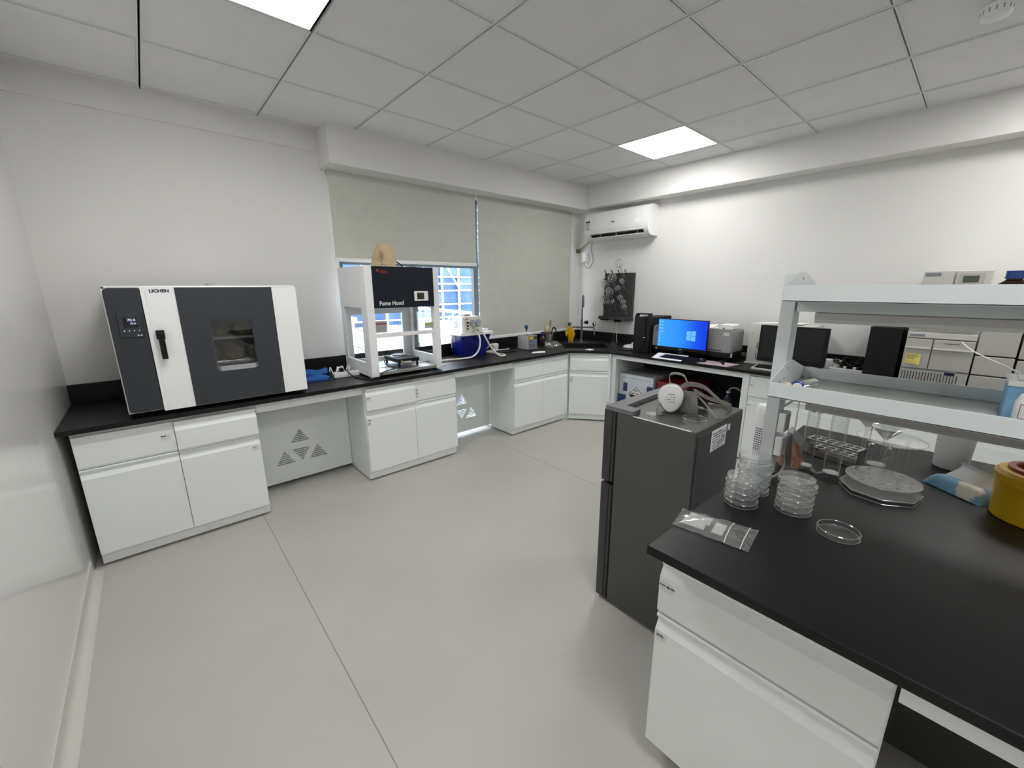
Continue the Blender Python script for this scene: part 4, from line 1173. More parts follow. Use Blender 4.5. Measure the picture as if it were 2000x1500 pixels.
# volumetric flask on the bench
t = thing('volumetric_flask', 'small volumetric flask standing below the drying rack', 'flask', (3.72, -.79, ZT))
obj('glass', B().lathe([(0, .001), (.026, .001), (.034, .014), (.036, .028), (.03, .047), (.012, .066), (.0075, .085), (.0075, .185), (.011, .19), (.011, .20)], (0, 0, 0), 22), 'glass', t)
obj('stopper', B().cyl((0, 0, .2), .008, .014, seg=12).cyl((0, 0, .214), .014, .004, seg=14), 'glass', t)
t = thing('pocket_scale', 'small white balance beside the black computer tower', 'balance', (3.84, -.94, ZT))
obj('base', B().box(3.77, 3.90, -1.02, -.88, ZT + .001, .812, .006), 'whitep', t, True)
obj('cover', B().prism([(-1.02, .812), (-.88, .812), (-.895, .826), (-.97, .832), (-.985, .862), (-1.02, .862)], 'x', 3.78, 3.89), 'white', t, True)

# ---- computer tower with a handle
t = thing('computer_tower', 'black computer tower with a carrying handle beside the lit monitor', 'computer', (3.83, -1.19, ZT))
obj('case', B().box(3.66, 4.06, -1.275, -1.105, ZT + .012, 1.155, .004), 'blackm', t, True)
fr = obj('front_panel', B().plate([(-1.278, ZT + .008), (-1.10, ZT + .008), (-1.10, 1.15), (-1.118, 1.197), (-1.278, 1.197)], [[(-1.25, 1.160), (-1.25, 1.183), (-1.135, 1.183), (-1.128, 1.160)]], 'x', 3.62, 3.66), 'blackp', t, True)
obj('side_rail', B().box(3.612, 3.622, -1.238, -1.222, .87, 1.15, .002), 'blackm', fr, True)
obj('power_light', B().sphere((3.6115, -1.23, .953), .0035, 8, 6), emit('power_led', (.55, .55, 1.0), 3.0), fr, True)
for y in (-1.26, -1.12):
    for x in (3.68, 4.03): obj('foot', B().cyl((x, y, ZT), .012, .012, seg=10), 'rubber', t, True)
t = thing('cable', 'black cable dangling in front of the computer tower', 'cable', (3.58, -1.17, ZT))
obj('cord', B().tube([(3.61, -1.225, .92), (3.575, -1.22, .90), (3.56, -1.18, .83), (3.57, -1.13, .80), (3.62, -1.06, .798)], .0035, 7), 'rubber', t, True)
t = thing('cable', 'black cable behind the paper sheet under the lit monitor', 'cable', (3.60, -1.33, ZT))
obj('cord', B().tube([(3.66, -1.29, .90), (3.63, -1.295, .84), (3.60, -1.32, .80), (3.58, -1.36, .798), (3.66, -1.42, .798)], .0035, 7), 'rubber', t, True)
t = thing('phone', 'flat black phone lying beside the computer tower', 'phone', (3.65, -1.0, ZT))
obj('slab', B().box(3.60, 3.68, -1.06, -.92, ZT + .001, ZT + .010, .003), 'blackp', t, True)

# ---- lit monitor
def gradient_screen():
    m = bpy.data.materials.new('desktop_screen')
    m.use_nodes = True
    nt = m.node_tree; nt.nodes.clear()
    out = nt.nodes.new('ShaderNodeOutputMaterial'); e = nt.nodes.new('ShaderNodeEmission')
    tc = nt.nodes.new('ShaderNodeTexCoord'); sp = nt.nodes.new('ShaderNodeSeparateXYZ')
    nt.links.new(tc.outputs['Generated'], sp.inputs[0])
    cr = nt.nodes.new('ShaderNodeValToRGB')
    el = cr.color_ramp.elements
    el[0].position = 0.0; el[0].color = C(24, 58, 200) + (1,)
    el[1].position = 1.0; el[1].color = C(58, 148, 230) + (1,)
    a = el.new(.22); a.color = C(30, 78, 214) + (1,)
    a = el.new(.55); a.color = C(44, 132, 230) + (1,)
    nz = nt.nodes.new('ShaderNodeTexNoise'); nz.inputs['Scale'].default_value = 2.5
    nt.links.new(tc.outputs['Generated'], nz.inputs['Vector'])
    ad = nt.nodes.new('ShaderNodeMath'); ad.operation = 'MULTIPLY_ADD'; ad.inputs[1].default_value = .18; 
    nt.links.new(nz.outputs['Fac'], ad.inputs[0]); nt.links.new(sp.outputs['Y'], ad.inputs[2])
    sb = nt.nodes.new('ShaderNodeMath'); sb.operation = 'SUBTRACT'; sb.inputs[1].default_value = .09
    nt.links.new(ad.outputs[0], sb.inputs[0])
    nt.links.new(sb.outputs[0], cr.inputs[0]); nt.links.new(cr.outputs[0], e.inputs[0])
    e.inputs[1].default_value = 1.05
    nt.links.new(e.outputs[0], out.inputs[0])
    return m
t = thing('monitor', 'lit computer monitor showing a blue desktop', 'monitor', (3.615, -1.622, ZT), rz=0.03)
obj('bezel', B().box(-.006, .022, -.241, .241, .070, .365, .003), 'blackp', t)
scr = obj('screen', B().box(-.0075, -.006, -.236, .236, .097, .359), gradient_screen(), t)
b = B()
yc, zc, s_ = -.092, .217, .043
for a, c in ((0, 0), (1, 0), (0, 1), (1, 1)):
    y1_, y2_ = yc + s_ * .06 - a * s_ * 1.06 * 1 + (s_ if False else 0), 0
    ya_ = yc + (s_ * .04 if a == 0 else -s_ * .04); yb_ = yc + (s_ if a == 0 else -s_)
    za_ = zc + (s_ * .04 if c else -s_ * .04); zb_ = zc + (s_ if c else -s_)
    k1 = 1.0 if a == 0 else 1.12; k0 = 1.0
    b.add([(-.0078, ya_, za_), (-.0078, yb_, zc + (za_ - zc) * k1), (-.0078, yb_, zc + (zb_ - zc) * k1), (-.0078, ya_, zc + (zb_ - zc) * (1.03 if a else 1.03))], [(0, 1, 2, 3)])
obj('window_logo', b, emit('logo_light', C(96, 172, 244), 1.05), scr)
b = B()
for k in range(7): b.box(-.0079, -.0076, .222 - .009, .222, .332 - k * .032, .342 - k * .032)
for k in range(4): b.box(-.0079, -.0076, .199 - .009, .199, .332 - k * .032, .342 - k * .032)
b.box(-.0079, -.0076, .208, .232, .100, .104)
obj('desktop_icons', b, emit('icon_light', C(170, 205, 240), 1.0), scr)
obj('brand_mark', B().box(-.0068, -.006, -.012, .012, .080, .085), 'label', t)
obj('neck', B().box(.005, .03, -.03, .03, .02, .12, .004), 'blackp', t)
obj('base', B().box(-.015, .055, -.11, .11, .001, .014, .004), 'blackp', t)

# ---- grey bench instrument behind the monitor
t = thing('spectrometer', 'grey bench instrument with a black base behind the lit monitor', 'instrument', (3.82, -1.66, ZT))
M['instgrey'] = mat('instrument_grey', (0.28, 0.28, 0.285), 0.4, noise=.03)
SX = 3.685
pr_ = rrect(-2.046, -1.285, .86, 1.085, .035, 6)
pr_ = [(-1.285, .878)] + [p for p in pr_ if p[1] > .95] + [(-2.046, .878)]
obj('housing', B().prism(pr_, 'x', SX, 3.965, True), 'instgrey', t, True)
obj('plinth', B().box(SX - .005, 3.965, -2.048, -1.283, .828, .878, .005), 'blackp', t, True)
obj('side_label', B().box(SX + .012, SX + .05, -2.0492, -2.048, .836, .872), 'label', t, True)
obj('badge', B().box(SX - .0015, SX + .0002, -2.022, -1.975, 1.026, 1.056), mat('badge', (0.55, 0.62, 0.55), 0.4), t, True)
obj('lettering', lines(B(), (SX - .0005, -1.835, .886), (0, -1, 0), (0, 0, 1), .18, 1, .02, .010, 12, .85, .0006, .012), 'ink', t, True)
obj('emblem', B().lathe([(.007, 0), (.013, 0), (.013, .001), (.007, .001)], (SX - .001, -1.328, 1.052), 16, axis='x').box(SX - .0015, SX, -1.345, -1.312, 1.026, 1.034), mat('emblem_blue', (0.02, 0.03, 0.1), 0.5), t, True)
obj('base_mark', B().lathe([(.005, 0), (.010, 0), (.010, .001), (.005, .001)], (SX - .006, -1.335, .853), 12, axis='x'), 'label', t, True)
for y in (-2.0, -1.33):
    for x in (SX + .04, 3.93): obj('foot', B().cyl((x, y, ZT), .015, .037, seg=10), 'rubber', t, True)
t = thing('small_unit', 'small white box with a rounded edge on top of the grey instrument', 'box', (3.79, -1.97, 1.085))
obj('case', B().prism([(-1.915, 1.0855), (-1.915, 1.116), (-1.925, 1.124), (-2.025, 1.124), (-2.034, 1.117), (-2.034, 1.0855)], 'x', 3.70, 3.87, True), 'whitep', t, True)
obj('port', B().box(3.6988, 3.7002, -1.972, -1.955, 1.089, 1.098), 'ink', t, True)
t = thing('paper_sheets', 'white sheets lying on top of the grey instrument', 'paper', (3.85, -1.75, 1.085))
obj('sheet', B().box(3.72, 3.94, -1.89, -1.58, 1.0855, 1.089), 'paper', t, True)
obj('sheet', B().add([(3.73, -1.86, 1.0895), (3.92, -1.83, 1.106), (3.92, -1.62, 1.098), (3.73, -1.63, 1.091)], [(0, 1, 2, 3)]), 'paper', t, True)
t = thing('cable', 'grey cables curling behind the grey instrument', 'cable', (3.95, -2.09, ZT))
for k in range(2): obj('cord', B().tube([(3.93, -2.055, .85 - k * .012), (3.93, -2.085, .856 - k * .02), (3.94, -2.12, .835 - k * .02), (3.96, -2.13, .80)], .006, 8), mat('grey_cable', (0.24, 0.24, 0.24), 0.5), t, True)

# ---- paper, keyboard, mouse, mat in front of the monitor
def sheet(name, label, cat, pts, h=.0012, mt='paper', curl=0.0, z=None):
    z = ZT + .0015 if z is None else z
    a, b_, c, d = [Vector((p[0], p[1], p[2] if len(p) > 2 else z)) for p in pts]
    n = 8
    v = []
    for s_ in (0, 1):
        for i in range(n + 1):
            for j in range(n + 1):
                u, w = i / n, j / n
                p = a * (1 - u) * (1 - w) + b_ * u * (1 - w) + c * u * w + d * (1 - u) * w
                v.append(p + Vector((0, 0, h * s_ + curl * max(0, u - .5) ** 2 * 4 + curl * .4 * sin(w * 3) * u)))
    k = (n + 1) ** 2
    q = lambda i, j: i * (n + 1) + j
    f = []
    for i in range(n):
        for j in range(n):
            f.append((q(i, j), q(i, j + 1), q(i + 1, j + 1), q(i + 1, j))); f.append((k + q(i, j), k + q(i + 1, j), k + q(i + 1, j + 1), k + q(i, j + 1)))
    for i in range(n):
        f += [(q(i, 0), q(i + 1, 0), k + q(i + 1, 0), k + q(i, 0)), (q(i, n), k + q(i, n), k + q(i + 1, n), q(i + 1, n)), (q(0, i), k + q(0, i), k + q(0, i + 1), q(0, i + 1)), (q(n, i), q(n, i + 1), k + q(n, i + 1), k + q(n, i))]
    c_ = (a + b_ + c + d) / 4
    t = thing(name, label, cat, (c_.x, c_.y, z))
    obj('sheet', B().add(v, f, True), mt, t, True)
    return t
t = sheet('paper_sheet', 'printed white sheet lying in front of the lit monitor', 'paper', [(3.405, -1.445, ZT + .003), (3.405, -1.735, ZT + .003), (3.592, -1.72, ZT + .030), (3.592, -1.415, ZT + .028)], curl=.0)
obj('print', lines(B(), (3.565, -1.47, ZT + .0275), (0, -1, 0), (1, 0, .142), .20, 7, .017, .005, 21, .6, .0012), 'greyink', t, True)
def keyboard(label, x0, x1, y0, y1, mt, rz_=0):
    t = thing('keyboard', label, 'keyboard', ((x0 + x1) / 2, (y0 + y1) / 2, ZT))
    hx, hy = (x1 - x0) / 2, abs(y1 - y0) / 2
    obj('body', B().add([(-hx, -hy, .001), (hx, -hy, .001), (hx, hy, .001), (-hx, hy, .001), (-hx, -hy, .012), (hx, -hy, .024), (hx, hy, .024), (-hx, hy, .012)], [(3, 2, 1, 0), (4, 5, 6, 7), (0, 1, 5, 4), (1, 2, 6, 5), (2, 3, 7, 6), (3, 0, 4, 7)]), mt, t)
    rows, cols = 5, int(hy * 2 / .02)
    key = None
    for r_ in range(rows):
        for c_ in range(cols):
            kx = -hx + .02 + (hx * 2 - .035) * r_ / rows; ky = -hy + .012 + (2 * hy - .024) * c_ / cols
            kz = .0125 + .012 * (kx + hx) / (2 * hx)
            if key is None:
                key = obj('key', B().box(0, .016, 0, .0165, 0, .008, .0015), 'blackp', t); key.location = (kx, ky, kz)
            else: share(key, 'key', (kx, ky, kz), t)
    return t
keyboard('black keyboard half hidden under the printed sheet', 3.445, 3.57, -1.86, -1.50, 'blackp')
keyboard('grey and black keyboard in front of the dark monitor', 3.52, 3.68, -2.72, -2.285, M['beige_l'])
t = sheet('mouse_mat', 'pink and blue patterned mat under the black mouse', 'mat', [(3.452, -1.84), (3.452, -2.12), (3.66, -2.15), (3.66, -1.87)], mt=mat('mat_print', (0.42, 0.33, 0.36), 0.7, noise=.45, scale=9), z=ZT + .0005)
t = thing('mouse', 'black mouse on the patterned mat', 'mouse', (3.56, -1.865, ZT + .002))
obj('shell', B().sphere((0, 0, 0), .03, 18, 12, (1.7, 1.0, 1.1)), 'blackp', t)
m_ = t.children[0].data
for v in m_.vertices: v.co.z = max(0, v.co.z)
obj('wheel', B().cyl((-.028, -.003, .024), .008, .006, 'y', 12), 'chrome', t)
t = thing('pen_holder', 'black stapler lying on the patterned mat', 'stapler', (3.58, -2.03, ZT + .002))
obj('body', B().tube([(3.53, -2.06, .806), (3.60, -2.02, .808), (3.64, -1.99, .806)], .011, 10), 'blackp', t, True)

# ---- beige unit, dark monitor, black tower, analyser
t = thing('power_unit', 'beige upright unit with vent slots behind the dark monitor', 'instrument', (3.93, -2.37, ZT))
obj('case', B().box(3.80, 4.085, -2.62, -2.145, ZT + .01, 1.145, .006), 'beige_l', t, True)
b = B()
for z in (.84, .93):
    for k in range(5): b.box(3.7993, 3.8005, -2.225 - k * .014, -2.219 - k * .014, z, z + .048)
obj('vent_slots', b, 'ink', t, True)
for z in (.91, 1.055): obj('screw', B().lathe([(0, 0), (.005, 0), (.005, .002)], (3.799, -2.17, z), 10, axis='x'), 'greyink', t, True)
obj('base', B().box(3.79, 4.085, -2.64, -2.135, ZT + .001, ZT + .011), 'beige_l', t, True)
t = thing('paper_sheets', 'loose white sheets on top of the beige unit', 'paper', (3.94, -2.36, 1.145))
for k in range(3): obj('sheet', B().add([(3.82 + .01 * k, -2.20 - .06 * k, 1.1465 + .003 * k), (3.80 + .01 * k, -2.42 - .05 * k, 1.1465 + .004 * k), (4.0, -2.44 - .05 * k, 1.149 + .005 * k), (4.01, -2.21 - .05 * k, 1.147 + .004 * k)], [(0, 1, 2, 3)]), 'paper', t, True)
t = thing('monitor', 'switched off black monitor behind the reagent shelf post', 'monitor', (3.71, -2.50, ZT))
obj('bezel', B().box(-.01, .025, -.238, .238, .048, .352, .004), 'blackp', t)
obj('screen', B().box(-.0115, -.010, -.215, .215, .085, .335), mat('off_screen', (0.010, 0.010, 0.0105), 0.35, spec=.4), t)
obj('neck', B().box(.01, .035, -.04, .04, .015, .10, .004), 'blackp', t)
obj('base', B().box(-.06, .09, -.12, .12, .001, .016, .004), 'blackp', t)
t = thing('white_box', 'small white carton beside the dark monitor', 'box', (3.97, -2.745, ZT))
obj('carton', B().box(3.92, 4.02, -2.80, -2.69, ZT + .001, .875, .002), 'paper', t, True)
t = thing('power_strip', 'white power strip with plugs behind the reagent shelf', 'power strip', (3.86, -2.88, ZT))
obj('body', B().box(3.84, 3.89, -2.962, -2.74, ZT + .001, .828, .004), 'white', t, True)
for k in range(3): obj('plug', B().box(3.855, 3.875, -2.79 - k * .06, -2.77 - k * .06, .828, .848, .003), 'white', t, True)
t = thing('cable', 'tangle of black cables beside the dark monitor', 'cable', (3.95, -2.85, ZT))
for k in range(5):
    rnd = random.Random(60 + k)
    P = [(3.90 + rnd.uniform(-.05, .12), -2.74 - .045 * q + rnd.uniform(-.02, .02), .80 + rnd.uniform(0, .09 if k else .05)) for q in range(6)]
    obj('cord', B().tube(P, .005, 7), 'rubber', t, True)
obj('cord', B().tube([(3.95, -2.80, .84), (3.97, -2.81, .885), (3.98, -2.835, .905), (3.98, -2.855, .87), (3.97, -2.86, .83)], .006, 7), 'rubber', t, True)
obj('cord', B().tube([(3.95, -2.86, .84), (4.0, -2.92, .90), (4.05, -3.02, .95), (4.07, -3.1, .96)], .006, 7), 'rubber', t, True)
t = thing('computer_tower', 'plain black computer tower beside the beige analyser', 'computer', (3.92, -3.05, ZT))
obj('case', B().box(3.74, 4.09, -3.138, -2.968, ZT + .008, 1.178, .004), 'blackm', t, True)
obj('front_panel', B().box(3.72, 3.74, -3.14, -2.966, ZT + .004, 1.178, .004), 'blackp', t, True)
for y in (-3.12, -2.99): obj('foot', B().box(3.78, 4.05, y - .012, y + .012, ZT, ZT + .008), 'rubber', t, True)

t = thing('analyser', 'tall beige modular laboratory analyser with a yellow note on it', 'analyser', (3.88, -3.4, ZT))
AX = 3.70
obj('left_stack', B().box(AX + .02, 4.085, -3.488, -3.165, ZT + .008, 1.19, .004), 'beige', t, True)
obj('vent_panel', B().box(AX + .004, AX + .02, -3.486, -3.166, ZT + .008, .905, .003), 'beige', t, True)
b = B()
for k in range(19): b.box(AX + .003, AX + .005, -3.182 - k * .0145, -3.178 - k * .0145, .825, .893)
obj('vent_slots', b, 'ink', t, True)
obj('door', B().box(AX, AX + .02, -3.295, -3.168, .915, 1.115, .004), 'beige', t, True)
obj('door', B().box(AX, AX + .02, -3.486, -3.300, .915, 1.115, .004), 'beige', t, True)
for ya_, yb_ in ((-3.168, -3.293), (-3.302, -3.484)):
    obj('ledge', B().box(AX - .012, AX + .004, yb_, ya_, 1.048, 1.058, .002), 'beige_l', t, True)
obj('slot', B().box(AX - .001, AX + .001, -3.42, -3.35, 1.091, 1.094), 'ink', t, True)
tp = obj('top_strip', B().box(AX, AX + .02, -3.486, -3.168, 1.121, 1.158, .003), 'beige_l', t, True)
obj('name_plate', B().box(AX - .001, AX, -3.252, -3.178, 1.130, 1.146), mat('name_plate_grey', (0.22, 0.23, 0.27), 0.5), tp, True)
for k, (za, zb_) in enumerate(((ZT + .008, .905), (.912, 1.03), (1.037, 1.19))):
    obj('module', B().box(AX + .004, 4.085, -3.658, -3.494, za, zb_, .004), 'beige', t, True)
for k, (za, zb_) in enumerate(((ZT + .008, 1.02), (1.03, 1.24))):
    md = obj('module', B().box(AX + .01, 4.085, -4.02, -3.668, za, zb_, .004), 'beige', t, True)
    obj('recess', B().box(AX + .006, AX + .0105, -3.95, -3.72, za + .03, zb_ - .03), mat('recess_grey', (0.25, 0.245, 0.23), 0.6), md, True)
hd = obj('head_unit', B().box(AX + .01, 4.085, -3.486, -3.18, 1.195, 1.556, .005), 'beige_l', t, True)
obj('head_door', B().box(AX, AX + .01, -3.322, -3.182, 1.20, 1.554, .003), 'beige_l', hd, True)
obj('name_plate', B().box(AX - .001, AX, -3.262, -3.19, 1.522, 1.544), bpy.data.materials['name_plate_grey'], hd, True)
obj('console', B().box(AX - .006, AX + .01, -3.482, -3.330, 1.20, 1.554, .004), 'beige_l', hd, True)
obj('console_face', B().box(AX - .0075, AX - .006, -3.452, -3.342, 1.40, 1.538), 'beige', hd, True)
obj('display', B().box(AX - .009, AX - .0075, -3.43, -3.362, 1.482, 1.522), mat('lcd_olive', (0.07, 0.085, 0.065), 0.3), hd, True)
obj('keypad', lines(B(), (AX - .008, -3.348, 1.462), (0, -1, 0), (0, 0, 1), .09, 4, .015, .007, 31, .8), 'label', hd, True)
t = thing('sticky_note', 'yellow sticky note with handwriting on the beige analyser', 'note', (AX - .002, -3.21, .96))
obj('paper', B().add([(AX - .001, -3.178, .945), (AX - .012, -3.255, .94), (AX - .002, -3.255, 1.012), (AX - .001, -3.185, 1.015)], [(0, 1, 2, 3), (3, 2, 1, 0)]), mat('note_yellow', (0.66, 0.58, 0.16), 0.8), t, True)
obj('handwriting', lines(B(), (AX - .004, -3.19, 1.004), (-.02, -1, 0), (.04, 0, 1), .055, 4, .008, .003, 33, .85, .002), 'ink', t, True)

# ---- in the open storage bay
t = thing('safety_cabinet', 'white chemical safety cabinet with blue latches in the open bay', 'cabinet', (3.78, -1.185, .036))
obj('shell', B().box(3.60, 4.06, -1.388, -.985, .036, .552, .003), mat('grey_white', (0.40, 0.42, 0.44), 0.5), t, True)
M['sfw'] = mat('safety_white', (0.66, 0.72, 0.78), 0.4)
dr = obj('door', B().box(3.582, 3.60, -1.385, -.988, .04, .549, .003), 'sfw', t, True)
obj('door_seam', B().plate([(-1.352, .075), (-1.02, .075), (-1.02, .515), (-1.352, .515)], [[(-1.349, .078), (-1.349, .512), (-1.023, .512), (-1.023, .078)]], 'x', 3.5812, 3.582), 'greyink', dr, True)
M['latch'] = mat('latch_blue', (0.03, 0.055, 0.17), 0.45)
obj('handle_recess', B().box(3.575, 3.582, -1.088, -1.040, .36, .455, .006), 'latch', dr, True)
obj('latch', B().box(3.568, 3.584, -1.385, -1.325, .40, .455, .004), 'latch', dr, True)
obj('latch', B().box(3.566, 3.59, -1.075, -.984, .20, .32, .008), 'latch', dr, True)
def dia(y, z, s): return [(y, z - s), (y - s, z), (y, z + s), (y + s, z)]
sg = obj('hazard_diamond', B().plate(dia(-1.20, .335, .092), [], 'x', 3.5806, 3.5816), 'ink', dr, True)
obj('diamond_field', B().plate([(-1.20, .335 + .086), (-1.20 + .086, .335), (-1.20 - .086, .335)], [], 'x', 3.5800, 3.5806), 'paper', sg, True)
b = B()
b.box(3.5792, 3.58, -1.232, -1.195, .349, .357).box(3.5792, 3.58, -1.175, -1.135, .345, .353)
for k, (y, z) in enumerate(((-1.19, .372), (-1.205, .384), (-1.165, .375), (-1.18, .390))): b.prism([(y, z), (y - .022, z + .006), (y - .022, z + .011), (y, z + .007)], 'x', 3.5792, 3.58)
for k in range(3): b.box(3.5792, 3.58, -1.165 - k * .006, -1.162 - k * .006, .357, .366)
obj('corrosive_symbol', b, 'ink', sg, True)
text('class_number', '8', .03, 'paper', sg, (3.5795, -1.193, .262), (0, -1, 0), (0, 0, 1), world=True)
t = thing('red_cabinet', 'dark red metal safety cabinet in the open bay', 'cabinet', (3.80, -1.58, .036))
M['redm'] = mat('red_metal', (0.20, 0.008, 0.012), 0.4, noise=.05)
obj('shell', B().box(3.60, 4.05, -1.752, -1.425, .036, .53, .003), 'redm', t, True)
dr = obj('door', B().box(3.585, 3.60, -1.750, -1.428, .04, .527, .003), 'redm', t, True)
obj('notice', B().box(3.583, 3.585, -1.705, -1.455, .18, .46), 'label', dr, True)
t = thing('gas_wash_bottle', 'dark ribbed blue bottle with a hose in the open bay', 'bottle', (3.66, -2.09, .035))
obj('stand', B().box(3.60, 3.76, -2.20, -2.02, .036, .34, .004), 'blackm', t, True)
obj('glass', B().lathe([(0, .0), (.045, .0), (.045, .06), (.049, .07), (.045, .08), (.048, .095), (.040, .105), (.042, .12), (.030, .14), (.018, .165), (.018, .19)], (3.66, -2.085, .341), 22), mat('dark_blue_glass', (0.012, 0.016, 0.035), 0.2), t, True)
obj('collar', B().cyl((3.66, -2.085, .525), .021, .016, seg=16), 'chrome', t, True)
obj('hose', B().tube([(3.66, -2.085, .54), (3.66, -2.10, .565), (3.67, -2.14, .575), (3.68, -2.19, .54), (3.69, -2.21, .46), (3.70, -2.22, .36)], .007, 8), bpy.data.materials['grey_cable'], t, True)
# ================================================================== fridge
M['fridge'] = mat('fridge_grey', (0.065, 0.065, 0.060), 0.42, metal=.0, spec=.5, noise=.03)
M['fridgeback'] = mat('fridge_back_grey', (0.045, 0.045, 0.050), 0.5, noise=.03)
M['fridgedoor'] = mat('fridge_door', (0.028, 0.030, 0.032), 0.35, noise=.04)
t = thing('mini_fridge', 'dark grey two door mini fridge at the end of the island', 'fridge', (1.46, -2.66, 0))
FX0, FX1, FY0, FY1, FZ = 1.247, 1.690, -2.862, -2.525, .950
obj('cabinet', B().box(FX0, FX1, FY0, FY1, .02, FZ, .004), 'fridge', t, True)
obj('back_plate', B().box(FX0 + .012, FX1 - .012, FY0 - .004, FY0, .05, FZ - .02, .002), 'fridgeback', t, True)
for z0, z1 in ((.022, .612), (.622, .955)):
    d = obj('door', B().box(FX0 - .004, FX1 + .002, -2.505, -2.462, z0, z1, .006), 'fridgedoor', t, True)
    obj('door_gasket', B().box(FX0 + .004, FX1 - .006, FY1, -2.505, z0 + .01, z1 - .01), 'rubber', d, True)
    obj('door_liner', B().box(FX0 - .003, FX1 + .001, -2.520, -2.5065, z0 + .004, z1 - .004, .003), 'fridgedoor', d, True)
obj('hinge_cover', B().plate([(FX0 - .002, -2.468), (FX1, -2.468), (FX1, -2.512), (FX0 + .06, -2.53), (FX0 + .055, -2.60), (FX0 - .002, -2.60)], [], 'z', FZ + .001, FZ + .020), mat('trim_grey', (0.13, 0.13, 0.135), .45), t, True)
obj('pale_edge', B().tube([(FX0 + .001, FY0 + .02, FZ - .0006), (FX0 + .0012, -2.72, FZ - .0004), (FX0 + .001, -2.60, FZ - .0006)], .0022, 6), 'label', t, True)  # thin pale line along the top edge
for x in (FX0 + .04, FX1 - .04):
    for y in (FY0 + .05, -2.50): obj('foot', B().cyl((x, y, 0), .016, .022, seg=12), 'rubber', t, True)
lb = obj('rating_label', B().box(1.375, 1.512, FY0 - .0055, FY0 - .004, .84, .925), 'paper', t, True)
obj('rating_print', lines(B(), (1.383, FY0 - .0058, .909), (1, 0, 0), (0, 0, 1), .12, 7, .0105, .005, 15, .7, .0003), 'ink', lb, True)
obj('small_label', B().box(1.525, 1.55, FY0 - .005, FY0 - .004, .893, .918), 'label', t, True)

# ---- respirator on the fridge
M['rubgrey'] = mat('respirator_rubber', (0.12, 0.115, 0.105), 0.5, noise=.06)
M['strap'] = mat('grey_strap', (0.20, 0.19, 0.17), 0.8, noise=.1)
M['pad'] = mat('filter_pad', (0.70, 0.70, 0.70), 0.6, noise=.03)
t = thing('respirator', 'grey half mask respirator with a white filter lying on the mini fridge', 'respirator', (1.46, -2.70, FZ))
c = Vector((1.408, -2.672, 1.014))
nrm = Vector((-.80, -.40, .10)).normalized()
uu = Vector((-nrm.y, nrm.x, 0)).normalized() * -1
vv_ = uu.cross(nrm); vv_ = vv_ if vv_.z > 0 else -vv_
def blob(s, d0, d1, s1):
    n = 30
    ring = lambda k, dd, q: [c + nrm * dd + uu * (q * .048 * (1 + .05 * cos(3 * (2 * pi * i / n) - 1.2)) * cos(2 * pi * i / n)) + vv_ * (q * .058 * (1 + .05 * cos(3 * (2 * pi * i / n) - 1.2)) * sin(2 * pi * i / n)) for i in range(n)]
    v = ring(0, d0, s) + ring(1, (d0 + d1) / 2, s * 1.04) + ring(2, d1, s1)
    f = []
    for r_ in range(2):
        for i in range(n): f.append((r_ * n + i, r_ * n + (i + 1) % n, (r_ + 1) * n + (i + 1) % n, (r_ + 1) * n + i))
    f += [tuple(range(2 * n, 3 * n)), tuple(range(n))[::-1]]
    return B().add(v, f, True)
fc = obj('filter_cover', blob(1.0, -.006, .022, .90), 'pad', t, True)
obj('filter_ridge', blob(.80, .0215, .0245, .74), 'pad', fc, True)
b = lines(B(), c + nrm * .0252 + uu * -.018 + vv_ * .016, uu, vv_, .045, 4, .011, .004, 17, .75, .0006 if uu.cross(vv_).dot(nrm) > 0 else -.0006)
obj('filter_print', b, 'greyink', fc, True)
obj('filter_body', blob(1.02, -.034, -.005, .98), mat('filter_grey', (0.16, 0.18, 0.19), .5), t, True)
# rubber face piece: a shell behind the filter
n, m_ = 14, 12
fcx = Vector((1.50, -2.725, .952))
v = []
for i in range(n + 1):
    for j in range(m_ + 1):
        a = -.25 * pi + 1.5 * pi * i / n; h = j / m_
        r_ = .068 * (1 - .55 * h * h)
        v.append(fcx + Vector((r_ * cos(a) * 1.05, r_ * sin(a), .004 + .085 * h)))
obj('face_piece', B().add(v, [(i * (m_ + 1) + j, (i + 1) * (m_ + 1) + j, (i + 1) * (m_ + 1) + j + 1, i * (m_ + 1) + j + 1) for i in range(n) for j in range(m_)], True), 'rubgrey', t, True)
obj('bridge', B().tube([c - nrm * .03, c - nrm * .055 + Vector((0, 0, .005)), fcx + Vector((-.02, .0, .06))], .026, 12), 'rubgrey', t, True)
def ribbon(pts, w, th, side, mt, name='strap'):
    P = catmull([Vector(p) for p in pts], 6)
    v = []; f = []
    for i, p in enumerate(P):
        s_ = Vector(side(i / (len(P) - 1)) if callable(side) else side).normalized()
        tg = (P[min(i + 1, len(P) - 1)] - P[max(i - 1, 0)]).normalized()
        nn = tg.cross(s_).normalized()
        v += [p + s_ * w / 2 + nn * th / 2, p - s_ * w / 2 + nn * th / 2, p - s_ * w / 2 - nn * th / 2, p + s_ * w / 2 - nn * th / 2]
    for i in range(len(P) - 1):
        a = 4 * i
        for k in range(4): f.append((a + k, a + (k + 1) % 4, a + 4 + (k + 1) % 4, a + 4 + k))
    f += [(0, 1, 2, 3), (len(v) - 1, len(v) - 2, len(v) - 3, len(v) - 4)]
    return obj(name, B().add(v, f, True), mt, t, True)
ribbon([(1.46, -2.68, 1.045), (1.50, -2.70, 1.062), (1.545, -2.745, 1.050), (1.575, -2.785, 1.01), (1.60, -2.82, .972), (1.60, -2.84, .958)], .022, .003, (.5, .5, .9), 'rubgrey', 'yoke')
